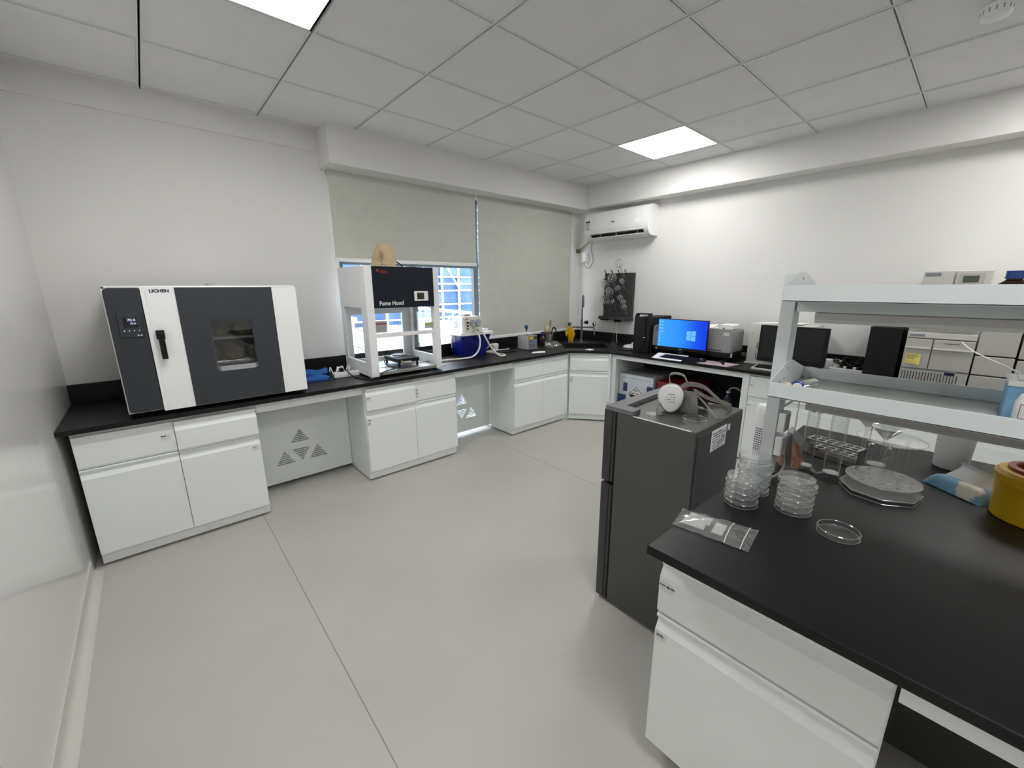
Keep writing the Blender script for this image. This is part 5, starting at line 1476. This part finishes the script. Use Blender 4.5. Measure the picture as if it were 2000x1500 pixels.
ribbon([(1.50, -2.70, 1.055), (1.53, -2.66, 1.09), (1.50, -2.62, 1.095), (1.47, -2.63, 1.07), (1.455, -2.655, 1.05)], .016, .002, (.8, .3, .4), 'strap')
ribbon([(1.50, -2.725, 1.04), (1.55, -2.77, 1.005), (1.60, -2.815, .985), (1.64, -2.83, .965), (1.655, -2.80, .955), (1.63, -2.765, .954), (1.57, -2.745, .954)], .018, .002, (.2, .3, 1), 'strap')
ribbon([(1.51, -2.735, 1.02), (1.50, -2.785, .985), (1.475, -2.825, .962), (1.465, -2.845, .953), (1.485, -2.858, .952)], .008, .002, (.7, -.5, .3), 'strap')
ribbon([(1.395, -2.66, 1.005), (1.37, -2.645, .99), (1.35, -2.648, .96), (1.345, -2.655, .9535)], .012, .002, (-.5, -.6, .2), 'strap')
obj('buckle', B().box(1.336, 1.358, -2.672, -2.65, FZ + .001, FZ + .006, .001), 'strap', t, True)
t = thing('clear_clip', 'small clear plastic slide near the fridge edge', 'clip', (1.318, -2.635, FZ))
obj('slab', B().add([(1.30, -2.655, .952), (1.345, -2.68, .952), (1.36, -2.645, .952), (1.318, -2.61, .952), (1.30, -2.655, .958), (1.345, -2.68, .958), (1.36, -2.645, .958), (1.318, -2.61, .958)], [(3, 2, 1, 0), (4, 5, 6, 7), (0, 1, 5, 4), (1, 2, 6, 5), (2, 3, 7, 6), (3, 0, 4, 7)]), 'plasticclear', t, True)

# ---- petri dishes
def dish_bm(r, h):
    b = B()
    b.lathe([(0, .001), (r - .002, .001), (r, .003), (r, h), (r - .0015, h + .0005), (r - .003, h), (r - .003, .004), (0, .0035)], seg=40)
    return b
def dish_pair(label, x, y, z, group, r=.045, rz=0.0, tilt=0.0):
    global DISH
    t = thing('petri_dish', label, 'petri dish', (x, y, z), rz, group, rx=tilt)
    if DISH is None:
        lo = obj('base', dish_bm(r, .013), 'plasticclear', t)
        b = B().lathe([(r + .002, .004), (r + .0025, .0165), (r + .001, .018), (0, .018), (0, .0172), (r, .0168), (r + .0005, .004), (r + .002, .004)], seg=40)
        hi = obj('lid', b, 'plasticclear', t)
        r1 = obj('rim', B().lathe([(r - .0028, .0125), (r - .0014, .0140), (r, .0125), (r - .0014, .0118), (r - .0028, .0125)], seg=40), 'rim', t)
        r2 = obj('lid_rim', B().lathe([(r + .0005, .0042), (r + .0018, .0030), (r + .0030, .0042), (r + .0018, .0052), (r + .0005, .0042)], seg=40).lathe([(r + .0008, .0172), (r + .0026, .0164), (r + .0022, .0184), (r + .0006, .0184), (r + .0008, .0172)], seg=40), 'rim', t)
        DISH = (lo, hi, r1, r2)
    else:
        for o_ in DISH:
            c_ = o_.copy(); COL.objects.link(c_); c_.parent = t; c_.matrix_local = Matrix.Identity(4)
    return t
DISH = None
def stack(x, y, n, where, group):
    rnd = random.Random(int(x * 1000))
    ordn = ['bottom', 'second', 'third', 'fourth', 'fifth', 'sixth', 'seventh', 'eighth']
    for k in range(n):
        nm = 'top' if k == n - 1 else ordn[k]
        dish_pair('%s clear petri dish%s in the %s' % (nm, '' if nm in ('top', 'bottom') else ' from below', where), x + rnd.uniform(-.0035, .0035), y + rnd.uniform(-.0035, .0035), ZI + k * .0188 + .0005, group, rz=rnd.uniform(0, 6))
stack(1.135, -3.066, 5, 'short stack nearest the fridge', 'stacked petri dishes on the island')
stack(1.243, -3.063, 7, 'tall stack beside the shelf post', 'stacked petri dishes on the island')
stack(1.205, -3.192, 6, 'stack beside the single open dish', 'stacked petri dishes on the island')
t = thing('open_petri_dish', 'single open petri dish lying alone on the island', 'petri dish', (1.158, -3.311, ZI + .0005))
obj('dish', dish_bm(.049, .016), 'plasticclear', t)
obj('rim', B().lathe([(.0462, .0155), (.0476, .0172), (.0492, .0155), (.0476, .0148), (.0462, .0155)], seg=44).lathe([(.0462, .0012), (.0476, .0024), (.0494, .0012), (.0476, .0004), (.0462, .0012)], seg=44), 'rim', t)
obj('etched_mark', lines(B(), (-.012, .0478, .011), (1, 0, 0), (0, 0, 1), .024, 1, .01, .004, 3, 1), 'label', t)
t = thing('open_petri_dish', 'single open petri dish lying on the mini fridge', 'petri dish', (1.362, -2.80, FZ + .0005))
obj('dish', dish_bm(.044, .016), 'plasticclear', t)
obj('rim', B().lathe([(.0412, .0155), (.0426, .0172), (.0442, .0155), (.0426, .0148), (.0412, .0155)], seg=44).lathe([(.0412, .0012), (.0426, .0024), (.0444, .0012), (.0426, .0004), (.0412, .0012)], seg=44), 'rim', t)

# ---- zip bag of slides
t = thing('zip_bag', 'clear zip bag holding white slides at the island edge', 'bag', (.94, -3.07, ZI))
P00, P10, P11, P01 = Vector((.86, -2.985, 0)), Vector((.885, -3.178, 0)), Vector((1.010, -3.162, 0)), Vector((.965, -2.965, 0))
n, m_ = 22, 12
rnd = random.Random(11)
def bagpt(u, w, s_):
    p = P00 * (1 - u) * (1 - w) + P10 * u * (1 - w) + P11 * u * w + P01 * (1 - u) * w
    h = .016 * (sin(pi * u) ** .6) * (sin(pi * w) ** .6) + .0022 * sin(u * 21 + w * 5) * sin(w * 17 + u * 3)
    return p + Vector((0, 0, ZI + .0015 + (max(0, h) + .001 if s_ else 0)))
v = [bagpt(i / n, j / m_, 1) + Vector((0, 0, rnd.uniform(0, .0012))) for i in range(n + 1) for j in range(m_ + 1)]
obj('film', B().add(v, [(i * (m_ + 1) + j, (i + 1) * (m_ + 1) + j, (i + 1) * (m_ + 1) + j + 1, i * (m_ + 1) + j + 1) for i in range(n) for j in range(m_)], True), glass('bag_film_2', (0.80, 0.81, 0.82), 0.16, 0.10, 0.75, haze=.20), t, True)
b = B()
for (u0, u1, w0, w1, z) in ((.10, .40, .22, .62, .004), (.14, .44, .50, .86, .007), (.50, .64, .25, .75, .003)):
    q = [bagpt(u0, w0, 0), bagpt(u1, w0, 0), bagpt(u1, w1, 0), bagpt(u0, w1, 0)]
    q = [p + Vector((0, 0, z * .5)) for p in q]
    b.add(q + [p + Vector((0, 0, .003)) for p in q], [(4, 5, 6, 7), (0, 1, 5, 4), (1, 2, 6, 5), (2, 3, 7, 6), (3, 0, 4, 7)])
obj('slides', b, 'paper', t, True)
for u in (.70, .90):
    obj('zip_seal', B().tube([bagpt(u, k / 8, 1) + Vector((0, 0, .001)) for k in range(9)], .0012, 6, spline=False), 'label', t, True)

# ---- reagent shelf on the island
M['shelfglass'] = mat('shelf_sheet', (0.24, 0.255, 0.235), 0.22, spec=.5, noise=.22, scale=10)
t = thing('reagent_shelf', 'two tier pale steel reagent shelf standing on the island', 'shelf', (1.435, -4.2, ZI))
for y in (-3.046, -4.9):
    obj('post', B().box(1.40, 1.465, y - .02, y + .02, ZI, 1.506, .002), 'shelfpaint', t, True)
def gusset(y, zl, zt_, zp):
    return B().prism([(1.251, zl), (1.251, zt_), (1.39, zp), (1.464, zp), (1.619, zt_), (1.619, zl)], 'y', y - .0035, y)
for nm, zl, zt_, zp in (('top', 1.422, 1.469, 1.510), ('mid', 1.128, 1.175, 1.220)):
    g = obj('end_plate', gusset(-3.0665, zl, zt_, zp), 'shelfpaint', t, True)
    b = B()
    for (x, z) in ((1.415, zp - .022), (1.385, zl + .04), (1.345, zl + .035)) if nm == 'mid' else ((1.43, zp - .02),): b.lathe([(0, -.001), (.0035, -.001), (.0035, 0)], (x, -3.0702, z), 10, axis='y')
    obj('screw', b, 'greyink', g, True)
    for x in (1.25, 1.617):
        lp = obj('lip', B().box(x, x + .004, -5.5, -3.068, zl, zt_, .0006), 'shelfpaint', t, True)
        obj('lip_fold', B().box(x if x > 1.5 else x, x + .012 if x < 1.5 else x + .004, -5.5, -3.07, zl, zl + .003), 'shelfpaint', lp, True)
    obj('shelf_board', B().box(1.262, 1.615, -5.5, -3.072, zl + .004, zl + .011), 'shelfglass', t, True)
obj('crossbeam', B().box(1.405, 1.46, -5.5, -3.071, 1.386, 1.4215, .001), 'shelfpaint', t, True)
obj('brace', B().tube([(1.435, -3.072, 1.06), (1.435, -3.13, 1.125)], .004, 6, spline=False), 'shelfpaint', t, True)
for k, (z, lab) in enumerate(((1.352, 'slim fluorescent lamp under the top tier of the reagent shelf'), (1.064, 'slim fluorescent lamp under the lower tier of the reagent shelf'))):
    l = thing('shelf_lamp', lab, 'lamp', (1.44, -4.0, z), group='lamps under the reagent shelf')
    y0 = -3.122 if k == 0 else -3.137
    obj('housing', B().box(1.405, 1.475, -4.6, y0, z + .012, z + .033, .002), mat('lamp_housing_%s' % 'ab'[k], (0.50, 0.49, 0.47), .4), l, True)
    obj('cover', B().prism([(1.408, z + .0125), (1.412, z + .003), (1.425, z), (1.455, z), (1.468, z + .003), (1.472, z + .0125)], 'y', -4.6, y0, True), mat('lamp_cover_%s' % 'ab'[k], (0.62, 0.62, 0.61), .3), l, True)
    if k == 1: obj('bracket', B().box(1.42, 1.46, -3.30, -3.28, z + .033, 1.129).box(1.42, 1.46, -4.4, -4.38, z + .033, 1.129), 'shelfpaint', l, True)
    else: obj('bracket', B().box(1.42, 1.46, -3.30, -3.28, z + .033, 1.3865).box(1.42, 1.46, -4.4, -4.38, z + .033, 1.3865), 'shelfpaint', l, True)
for k, z in enumerate((.972, .886)):
    s_ = thing('socket_unit', ['upper', 'lower'][k] + ' pale socket unit on the reagent shelf post', 'socket', (1.43, -3.078, z), group='socket units on the shelf post')
    obj('case', B().box(1.402, 1.462, -3.0895, -3.0675, z, z + .07, .003), 'whitep', s_, True)
    obj('outlet', B().box(1.412, 1.455, -3.0905, -3.0895, z + .006, z + .064), mat('socket_grey_%d' % k, (.32, .33, .33), .5), s_, True)
t = thing('cable', 'grey cable hanging from the lower socket unit', 'cable', (1.42, -3.09, ZI))
obj('cord', B().tube([(1.43, -3.093, .888), (1.43, -3.099, .85), (1.41, -3.092, .82), (1.38, -3.07, .806), (1.355, -3.05, .8045)], .004, 8), bpy.data.materials['grey_cable'], t, True)
# plastic strip and piece of bark by the post
t = thing('plastic_strip', 'clear plastic strip leaning by the shelf post', 'strip', (1.56, -3.10, ZI))
obj('blade', B().add([(1.50, -3.075, .957), (1.53, -3.085, .967), (1.60, -3.135, .885), (1.575, -3.125, .868)], [(0, 1, 2, 3)]), glass('strip_plastic', (.70, .72, .72), .08, .15, .5, haze=.35, hazecol=(.55, .55, .55)), t, True)
obj('rod', B().tube([(1.492, -3.088, .95), (1.498, -3.094, .83)], .010, 10, spline=False), glass('rod_grey', (.55, .57, .57), .08, .1, .6, haze=.2, hazecol=(.3, .3, .3)), t, True)
t = thing('bark_piece', 'curled piece of brown bark beside the glass cylinder', 'bark', (1.575, -3.09, ZI))
n, m_ = 16, 10
rnd = random.Random(5)
v = []
for s_ in (0, 1):
    for i in range(n + 1):
        for j in range(m_ + 1):
            a = pi * 1.15 * (i / n) - .35; h = j / m_
            r_ = (.040 * (1 - .55 * h) + .006 * sin(i * 1.3 + 1)) - .0035 * s_ + rnd.uniform(-.0012, .0012)
            dz = .006 * sin(i * .9) * (1 - h)
            v.append(Vector((1.572 - r_ * sin(a) * 1.0 + .02 * h, -3.086 + r_ * cos(a) * -1.0 + .010 * h, ZI + .0075 + dz * .9 + .075 * h)))
k0 = (n + 1) * (m_ + 1); q = lambda i, j: i * (m_ + 1) + j
f = []
for i in range(n):
    for j in range(m_):
        f.append((q(i, j), q(i + 1, j), q(i + 1, j + 1), q(i, j + 1))); f.append((k0 + q(i, j), k0 + q(i, j + 1), k0 + q(i + 1, j + 1), k0 + q(i + 1, j)))
for i in range(n): f += [(q(i, 0), k0 + q(i, 0), k0 + q(i + 1, 0), q(i + 1, 0)), (q(i, m_), q(i + 1, m_), k0 + q(i + 1, m_), k0 + q(i, m_))]
for j in range(m_): f += [(q(0, j), q(0, j + 1), k0 + q(0, j + 1), k0 + q(0, j)), (q(n, j), k0 + q(n, j), k0 + q(n, j + 1), q(n, j + 1))]
obj('bark', B().add(v, f, True), mat('pink_brown_bark', (0.34, 0.185, 0.115), .9, noise=.45, scale=55, bump=.8, bscale=120), t, True)

# ---- graduated cylinders
def gcyl(label, x, y, rb, r, h, seed, mark=False):
    t = thing('graduated_cylinder', label, 'cylinder', (x, y, ZI), group='glass measuring cylinders on the island')
    obj('foot', B().lathe([(0, .0), (rb, .0), (rb * 1.02, .004), (rb * .9, .012), (rb * .62, .019), (r, .024), (r * .9, .026), (0, .026)], seg=32), 'glass', t)
    obj('tube', B().lathe([(0, .0255), (r, .0255), (r, h), (r + .002, h + .002), (r - .001, h + .001), (r - .0018, h), (r - .0018, .028), (0, .028)], seg=28), 'glass', t)
    b = B()
    for k in range(22):
        z = .06 + k * (h - .09) / 22
        L_ = .5 if k % 5 == 0 else .28
        for i in range(4):
            a0 = -2.45 + L_ * i / 4 * 1.6; a1 = a0 + L_ / 4 * 1.6
            b.add([((r + .0003) * cos(a0), (r + .0003) * sin(a0), z), ((r + .0003) * cos(a1), (r + .0003) * sin(a1), z), ((r + .0003) * cos(a1), (r + .0003) * sin(a1), z + .0012), ((r + .0003) * cos(a0), (r + .0003) * sin(a0), z + .0012)], [(0, 1, 2, 3)])
    obj('scale', b, mat('scale_brown_%s' % seed, (.20, .08, .03) if mark else (.55, .55, .55), .6), t)
    if mark:
        text('letter_mark', 'A', .024, bpy.data.materials['scale_brown_%s' % seed], t, (-.016 - .004, -.0135, h - .055), (.66, -.75, 0), (0, 0, 1))
        obj('class_mark', B().box(-.0225, -.021, -.006, .004, h - .052, h - .044), mat('mark_green', (.25, .26, .12), .6), t)
    return t
gcyl('narrow glass measuring cylinder with brown markings beside the bark', 1.556, -3.138, .034, .0195, .285, 'one', True)
gcyl('wider glass measuring cylinder in front of the test tube rack', 1.548, -3.214, .044, .0245, .285, 'two')

# ---- test tube rack
t = thing('test_tube_rack', 'stainless test tube rack with two perforated tiers', 'rack', (1.765, -3.18, ZI), rz=atan2(-.137, -.03) )
def holes(nx, ny, L_, W_, r_):
    out = []
    for i in range(nx):
        for j in range(ny):
            cx, cy = -L_ / 2 + L_ * (i + .5) / nx, -W_ / 2 + W_ * (j + .5) / ny
            out.append([(cx + r_ * cos(-2 * pi * k / 14), cy + r_ * sin(-2 * pi * k / 14)) for k in range(14)])
    return out
RL, RW = .175, .066
for z in (.066, .036):
    obj('tier', B().plate([(-RL / 2, -RW / 2), (RL / 2, -RW / 2), (RL / 2, RW / 2), (-RL / 2, RW / 2)], holes(6, 2, RL - .01, RW - .006, .0118), 'z', z, z + .0025), 'steel', t)
obj('bottom', B().box(-RL / 2, RL / 2, -RW / 2, RW / 2, .003, .006), 'steel', t)
for x in (-RL / 2, RL / 2): obj('end_panel', B().box(x - .001, x + .001, -RW / 2, RW / 2, 0, .068), mat('rack_end_%s' % ('a' if x < 0 else 'b'), (.06, .06, .06), .4, noise=.4, scale=30), t)
obj('side_strip', B().box(-RL / 2, RL / 2, -RW / 2 - .001, -RW / 2, .003, .024).box(-RL / 2, RL / 2, RW / 2, RW / 2 + .001, .003, .024), 'steel', t)

# ---- acrylic funnel stand
t = thing('funnel_stand', 'clear acrylic funnel stand with a round plate on an octagonal base', 'stand', (1.555, -3.345, ZI))
oc = [(.105 * cos(pi / 4 * k + .2), .105 * sin(pi / 4 * k + .2)) for k in range(8)]
ocr = list(reversed([(p[0] * .93, p[1] * .93) for p in oc]))
bp_ = obj('base', B().plate(oc, [], 'z', .012, .016), 'acryl', t)
obj('base_rim', B().plate(oc, [ocr], 'z', .0, .012), 'glass', bp_)
b = B()
for k in range(8):
    a, c_ = oc[k], oc[(k + 1) % 8]
    b.tube([(a[0], a[1], .016), (c_[0], c_[1], .016)], .0012, 6, spline=False)
    b.tube([(a[0], a[1], .001), (c_[0], c_[1], .001)], .0010, 6, spline=False)
obj('base_edges', b, glass('bright_acrylic_edge', (.9, .92, .92), .25, .1, .6, haze=.35), bp_)
hl = [[(.075 * cos(2 * pi * k / 10) + .005 * cos(-2 * pi * i / 10), .075 * sin(2 * pi * k / 10) + .005 * sin(-2 * pi * i / 10)) for i in range(10)] for k in range(10)]
hl += [[(.04 * cos(2 * pi * k / 6 + .3) + .0035 * cos(-2 * pi * i / 8), .04 * sin(2 * pi * k / 6 + .3) + .0035 * sin(-2 * pi * i / 8)) for i in range(8)] for k in range(6)]
circ = lambda r_: [(r_ * cos(2 * pi * k / 40), r_ * sin(2 * pi * k / 40)) for k in range(40)]
dk = Vector((.048, .0, 0))
def disc(r_, z, th):
    return B().plate([(p[0] + .045, p[1]) for p in circ(r_)], [[(p[0] + .045, p[1]) for p in h_] for h_ in hl], 'z', z, z + th)
lp = obj('lower_disc', disc(.098, .030, .004), 'acryl', t)
obj('disc_edge', B().lathe([(.0975, .029), (.099, .031), (.0985, .0345), (.0965, .0345)], (.045, 0, 0), 40), bpy.data.materials['bright_acrylic_edge'], lp)
up_ = obj('upper_disc', disc(.088, .172, .004), 'plasticclear', t)
obj('disc_edge', B().lathe([(.0875, .171), (.089, .173), (.0885, .1765), (.0865, .1765)], (.045, 0, 0), 40), 'rim', up_)
obj('spacer', B().cyl((.02, 0, .016), .012, .015, seg=14), 'plasticclear', t)
RODS = [(1.626, -3.287), (1.493, -3.353), (1.530, -3.368), (1.650, -3.383)]
for (x, y) in RODS:
    rd = obj('rod', B().cyl((x - 1.555, y + 3.345, .034), .0062, .138, seg=14), 'glass', t)
    obj('rod_foot', B().cyl((x - 1.555, y + 3.345, .0345), .009, .010, seg=12), 'plasticclear', rd)
def funnel(label, x, y, z, r_, ln, rz_=0):
    f_ = thing('glass_funnel', label, 'funnel', (x, y, z), group='glass funnels on the acrylic stand')
    obj('cone', B().lathe([(.005, 0), (.0065, .004), (r_, r_ * 1.05), (r_ + .001, r_ * 1.05 + .001), (r_ - .0018, r_ * 1.05), (.0045, .004)], seg=28), 'flask', f_)
    obj('stem', B().lathe([(.0035, -ln), (.0048, -ln + .008), (.0052, .001), (.0045, .001), (.004, -ln + .008)], seg=14), 'glass', f_)
funnel('glass funnel at the left of the acrylic stand', 1.615, -3.278, .992, .036, .075)
funnel('glass funnel at the centre of the acrylic stand', 1.545, -3.335, .982, .040, .075)
# ---- beaker, jar, tissues, sharps bin
t = thing('beaker', 'small glass beaker with a pale label behind the acrylic stand', 'beaker', (1.825, -3.303, ZI))
obj('glass', B().lathe([(0, .001), (.030, .001), (.031, .004), (.031, .072), (.034, .0745), (.0325, .0735), (.0295, .072), (.0295, .004), (0, .003)], seg=30), 'glass', t)
v = []
for k in range(9):
    a = -2.6 + k * .11
    v += [(.0313 * cos(a), .0313 * sin(a), .028), (.0313 * cos(a), .0313 * sin(a), .046)]
obj('label', B().add(v, [(2 * k, 2 * k + 2, 2 * k + 3, 2 * k + 1) for k in range(8)], True), mat('pink_label', (.50, .44, .42), .7), t)
t = thing('plastic_beaker', 'milky white plastic beaker behind the tissue pack', 'beaker', (1.995, -3.49, ZI))
obj('cup', B().lathe([(0, .001), (.042, .001), (.046, .005), (.052, .150), (.055, .152), (.051, .151), (.045, .006), (0, .004)], seg=32), glass('milky_plastic', (.85, .86, .86), .05, .3, .3, haze=.75, hazecol=(.72, .72, .71)), t)
t = thing('tissue_pack', 'blue soft pack of tissues printed with a white flower', 'tissues', (1.755, -3.53, ZI), rz=atan2(-.12, -.095))
n, m_ = 16, 12
v = []
for i in range(n + 1):
    for j in range(m_ + 1):
        u, w = i / n, j / m_
        hgt = .042 * min(1, 6 * u) ** .5 * min(1, 6 * (1 - u)) ** .5 * min(1, 5 * w) ** .5 * min(1, 5 * (1 - w)) ** .5 + .002 * sin(u * 11 + w * 5)
        v.append((-.085 + .17 * u, -.05 + .10 * w, max(.001, hgt)))
k0 = len(v)
v += [(p[0], p[1], .0005) for p in v]
q = lambda i, j: i * (m_ + 1) + j
f = [(q(i, j), q(i + 1, j), q(i + 1, j + 1), q(i, j + 1)) for i in range(n) for j in range(m_)] + [(k0 + q(0, 0), k0 + q(0, m_), k0 + q(n, m_), k0 + q(n, 0))]
def tissue_print():
    m = mat('tissue_blue', (0.20, 0.40, 0.58), .5, noise=.15, scale=12)
    nt = m.node_tree; b_ = nt.nodes['Principled BSDF']
    tc = nt.nodes.new('ShaderNodeTexCoord')
    mp = nt.nodes.new('ShaderNodeMapping'); mp.inputs['Location'].default_value = (-.038, .030, 0); mp.inputs['Scale'].default_value = (1, 1.1, .2)
    vl = nt.nodes.new('ShaderNodeVectorMath'); vl.operation = 'LENGTH'
    nz = nt.nodes.new('ShaderNodeTexNoise'); nz.inputs['Scale'].default_value = 60
    nt.links.new(tc.outputs['Object'], mp.inputs[0]); nt.links.new(mp.outputs[0], vl.inputs[0]); nt.links.new(tc.outputs['Object'], nz.inputs['Vector'])
    ad = nt.nodes.new('ShaderNodeMath'); ad.operation = 'MULTIPLY_ADD'; ad.inputs[1].default_value = .02
    nt.links.new(nz.outputs['Fac'], ad.inputs[0]); nt.links.new(vl.outputs['Value'], ad.inputs[2])
    cr = nt.nodes.new('ShaderNodeValToRGB'); el = cr.color_ramp.elements
    el[0].position = .028; el[0].color = (.72, .70, .58, 1); el[1].position = .05; el[1].color = (0, 0, 0, 1)
    mk = nt.nodes.new('ShaderNodeMapRange'); mk.inputs['From Min'].default_value = .046; mk.inputs['From Max'].default_value = .040
    gk = nt.nodes.new('ShaderNodeValToRGB'); g = gk.color_ramp.elements
    g[0].position = .0; g[0].color = (.66, .62, .45, 1); g[1].position = 1.0; g[1].color = (.05, .14, .06, 1)
    x_ = g.new(.62); x_.color = (.78, .77, .70, 1); x_ = g.new(.9); x_.color = (.70, .70, .62, 1)
    mr = nt.nodes.new('ShaderNodeMapRange'); mr.inputs['From Min'].default_value = 0.008; mr.inputs['From Max'].default_value = .046
    nt.links.new(ad.outputs[0], mr.inputs[0]); nt.links.new(mr.outputs[0], gk.inputs[0]); nt.links.new(ad.outputs[0], mk.inputs[0])
    mx = nt.nodes.new('ShaderNodeMix'); mx.data_type = 'RGBA'
    base = b_.inputs['Base Color'].links[0].from_socket
    nt.links.new(mk.outputs[0], mx.inputs[0]); nt.links.new(base, mx.inputs[6]); nt.links.new(gk.outputs[0], mx.inputs[7])
    nt.links.new(mx.outputs[2], b_.inputs['Base Color'])
    return m
obj('pack', B().add(v, f, True), tissue_print(), t)
v = []
n, m_ = 10, 12
for i in range(n + 1):
    for j in range(m_ + 1):
        u, w = i / n, j / m_
        v.append((-.055 + .11 * w + .012 * sin(u * 3), -.014 + .040 * sin(u * 2.0) + .006 * sin(w * 7 + u * 2), .036 + .078 * u - .028 * u * u + .006 * sin(w * 5)))
obj('tissue', B().add(v, [(i * (m_ + 1) + j, (i + 1) * (m_ + 1) + j, (i + 1) * (m_ + 1) + j + 1, i * (m_ + 1) + j + 1) for i in range(n) for j in range(m_)], True), 'paper', t)
t = thing('sharps_bin', 'yellow plastic sharps bin with a red lid opening', 'bin', (1.655, -3.672, ZI))
obj('tub', B().lathe([(0, .0), (.082, .0), (.086, .004), (.092, .105), (.096, .112), (.096, .126), (.092, .13), (.088, .125), (.083, .006), (0, .006)], seg=40), mat('sharps_yellow', (.66, .42, .012), .45, noise=.04), t)
obj('lid', B().lathe([(.097, .122), (.098, .135), (.090, .146), (.060, .150), (.060, .144), (.088, .14)], seg=40), mat('lid_yellow', (.60, .38, .015), .45), t)
obj('opening', B().lathe([(.074, .1475), (.074, .156), (.060, .158), (.056, .152), (.056, .145)], seg=36), mat('sharps_red', (.24, .02, .008), .4), t)

# ---- things on the shelf tiers
t = thing('centrifuge_tube', 'clear centrifuge tube with a blue cap lying on the lower tier', 'tube', (1.43, -3.13, 1.139))
d = Vector((1.505 - 1.352, -3.148 + 3.112, 0)).normalized(); st_ = Vector((1.362, -3.114, 1.153))
obj('tube', B().tube([st_ + d * .028, st_ + d * .105, st_ + d * .122], lambda u: .013 if u < .85 else .013 - .006 * (u - .85) / .15, 16, spline=False), 'glass', t, True)
obj('cap', B().tube([st_, st_ + d * .016], .0145, 18, spline=False), mat('tube_blue', (.01, .06, .42), .4), t, True)
for k, (x, y) in enumerate(((1.328, -3.096), (1.335, -3.122))):
    t = thing('cotton_ball', ['cream cotton ball nearest the shelf end plate', 'cream cotton ball nearest the blue tube cap'][k], 'cotton ball', (x, y, 1.139), group='cotton balls on the lower tier')
    obj('ball', B().sphere((0, 0, .0145), .0145, 16, 10, (1.05, 1, .98)), mat('cotton_%s' % 'ab'[k], (.70, .65, .55), .9, bump=.5, bscale=200), t)
t = thing('cuvette', 'small clear cuvette with a dark blue top on the shelf lip', 'cuvette', (1.60, -3.437, 1.139))
obj('cell', B().box(1.592, 1.612, -3.447, -3.427, 1.139, 1.203, .001), 'plasticclear', t, True)
obj('cap', B().box(1.591, 1.613, -3.448, -3.426, 1.203, 1.213, .001), mat('cuvette_navy', (.02, .025, .09), .4), t, True)
t = thing('glove_box', 'blue and white carton of wipes on the lower tier', 'box', (1.48, -3.64, 1.139))
obj('carton', B().box(1.41, 1.56, -3.74, -3.545, 1.139, 1.222, .002), mat('carton_blue', (.20, .40, .62), .5, noise=.3, scale=7), t, True)
obj('lid', B().box(1.408, 1.562, -3.742, -3.543, 1.222, 1.234, .002), 'paper', t, True)
obj('film_tab', B().box(1.44, 1.53, -3.70, -3.56, 1.234, 1.2365), 'label', t, True)
t = thing('wash_bottle', 'white plastic bottle with a red bordered label on the lower tier', 'bottle', (1.325, -3.60, 1.139))
obj('body', B().lathe([(0, 0), (.042, 0), (.044, .004), (.044, .062), (.038, .080), (.018, .090), (.018, .10)], seg=32), 'white', t)
obj('cap', B().cyl((0, 0, .098), .021, .022, seg=20), 'white', t)
def band(r_, z0, z1, a0, a1, nseg=10):
    v = []
    for k in range(nseg + 1):
        a = a0 + (a1 - a0) * k / nseg
        v += [(r_ * cos(a), r_ * sin(a), z0), (r_ * cos(a), r_ * sin(a), z1)]
    return B().add(v, [(2 * k, 2 * k + 2, 2 * k + 3, 2 * k + 1) for k in range(nseg)], True)
lb = obj('label', band(.0443, .028, .062, 2.2, 3.9), 'paper', t)
b = band(.0445, .028, .0295, 2.2, 3.9); b2 = band(.0445, .0605, .062, 2.2, 3.9); b3 = band(.0445, .028, .062, 2.2, 2.235, 2)
for q_ in (b2, b3): b.add(q_.v, q_.f, True)
obj('label_border', b, 'redink', lb)
b = band(.0446, .043, .0475, 2.5, 2.62, 2)
for a in (2.7, 2.86, 3.02, 3.18): 
    q_ = band(.0446, .043, .0475, a, a + .1, 2); b.add(q_.v, q_.f, True)
obj('label_print', b, 'redink', lb)
t = thing('reagent_bottle', 'brown glass bottle with a blue screw cap on the top tier', 'bottle', (1.47, -3.509, 1.433))
obj('glass', B().lathe([(0, 0), (.030, 0), (.031, .004), (.031, .022), (.027, .036), (.0145, .047), (.0145, .056)], seg=28), 'amber', t)
obj('cap', B().cyl((0, 0, .053), .0165, .016, seg=24).cyl((0, 0, .050), .0175, .003, seg=24), 'bluecap', t)
# ---- tower fan on the floor behind the island
t = thing('tower_fan', 'white tower fan standing on the floor behind the island', 'fan', (2.615, -2.69, 0))
obj('base', B().lathe([(0, 0), (.10, 0), (.10, .015), (.06, .025), (0, .026)], seg=28), 'white', t)
obj('column', B().lathe([(.053, .022), (.053, .71), (.050, .735), (.040, .748), (0, .75)], seg=30), 'whitep', t)
b = B()
for k in range(34):
    z = .12 + k * .0145
    for i in range(7):
        a0 = -3.70 + i * .24; a1 = a0 + .15
        b.add([(.0536 * cos(a0), .0536 * sin(a0), z), (.0536 * cos(a1), .0536 * sin(a1), z), (.0536 * cos(a1), .0536 * sin(a1), z + .007), (.0536 * cos(a0), .0536 * sin(a0), z + .007)], [(0, 1, 2, 3)])
obj('grille', b, 'ink', t, kind='stuff')
obj('badge', B().sphere((-.051, -.012, .69), .004, 8, 6), 'greyink', t)
# ---- string tied from the analyser to the carton
t = thing('string', 'thin white string hanging above the carton of wipes', 'string', (1.6, -3.5, 1.24))
obj('thread', B().tube([(3.695, -3.42, 1.115), (2.7, -3.478, 1.165), (1.55, -3.565, 1.238)], .0022, 6), 'paper', t, True)
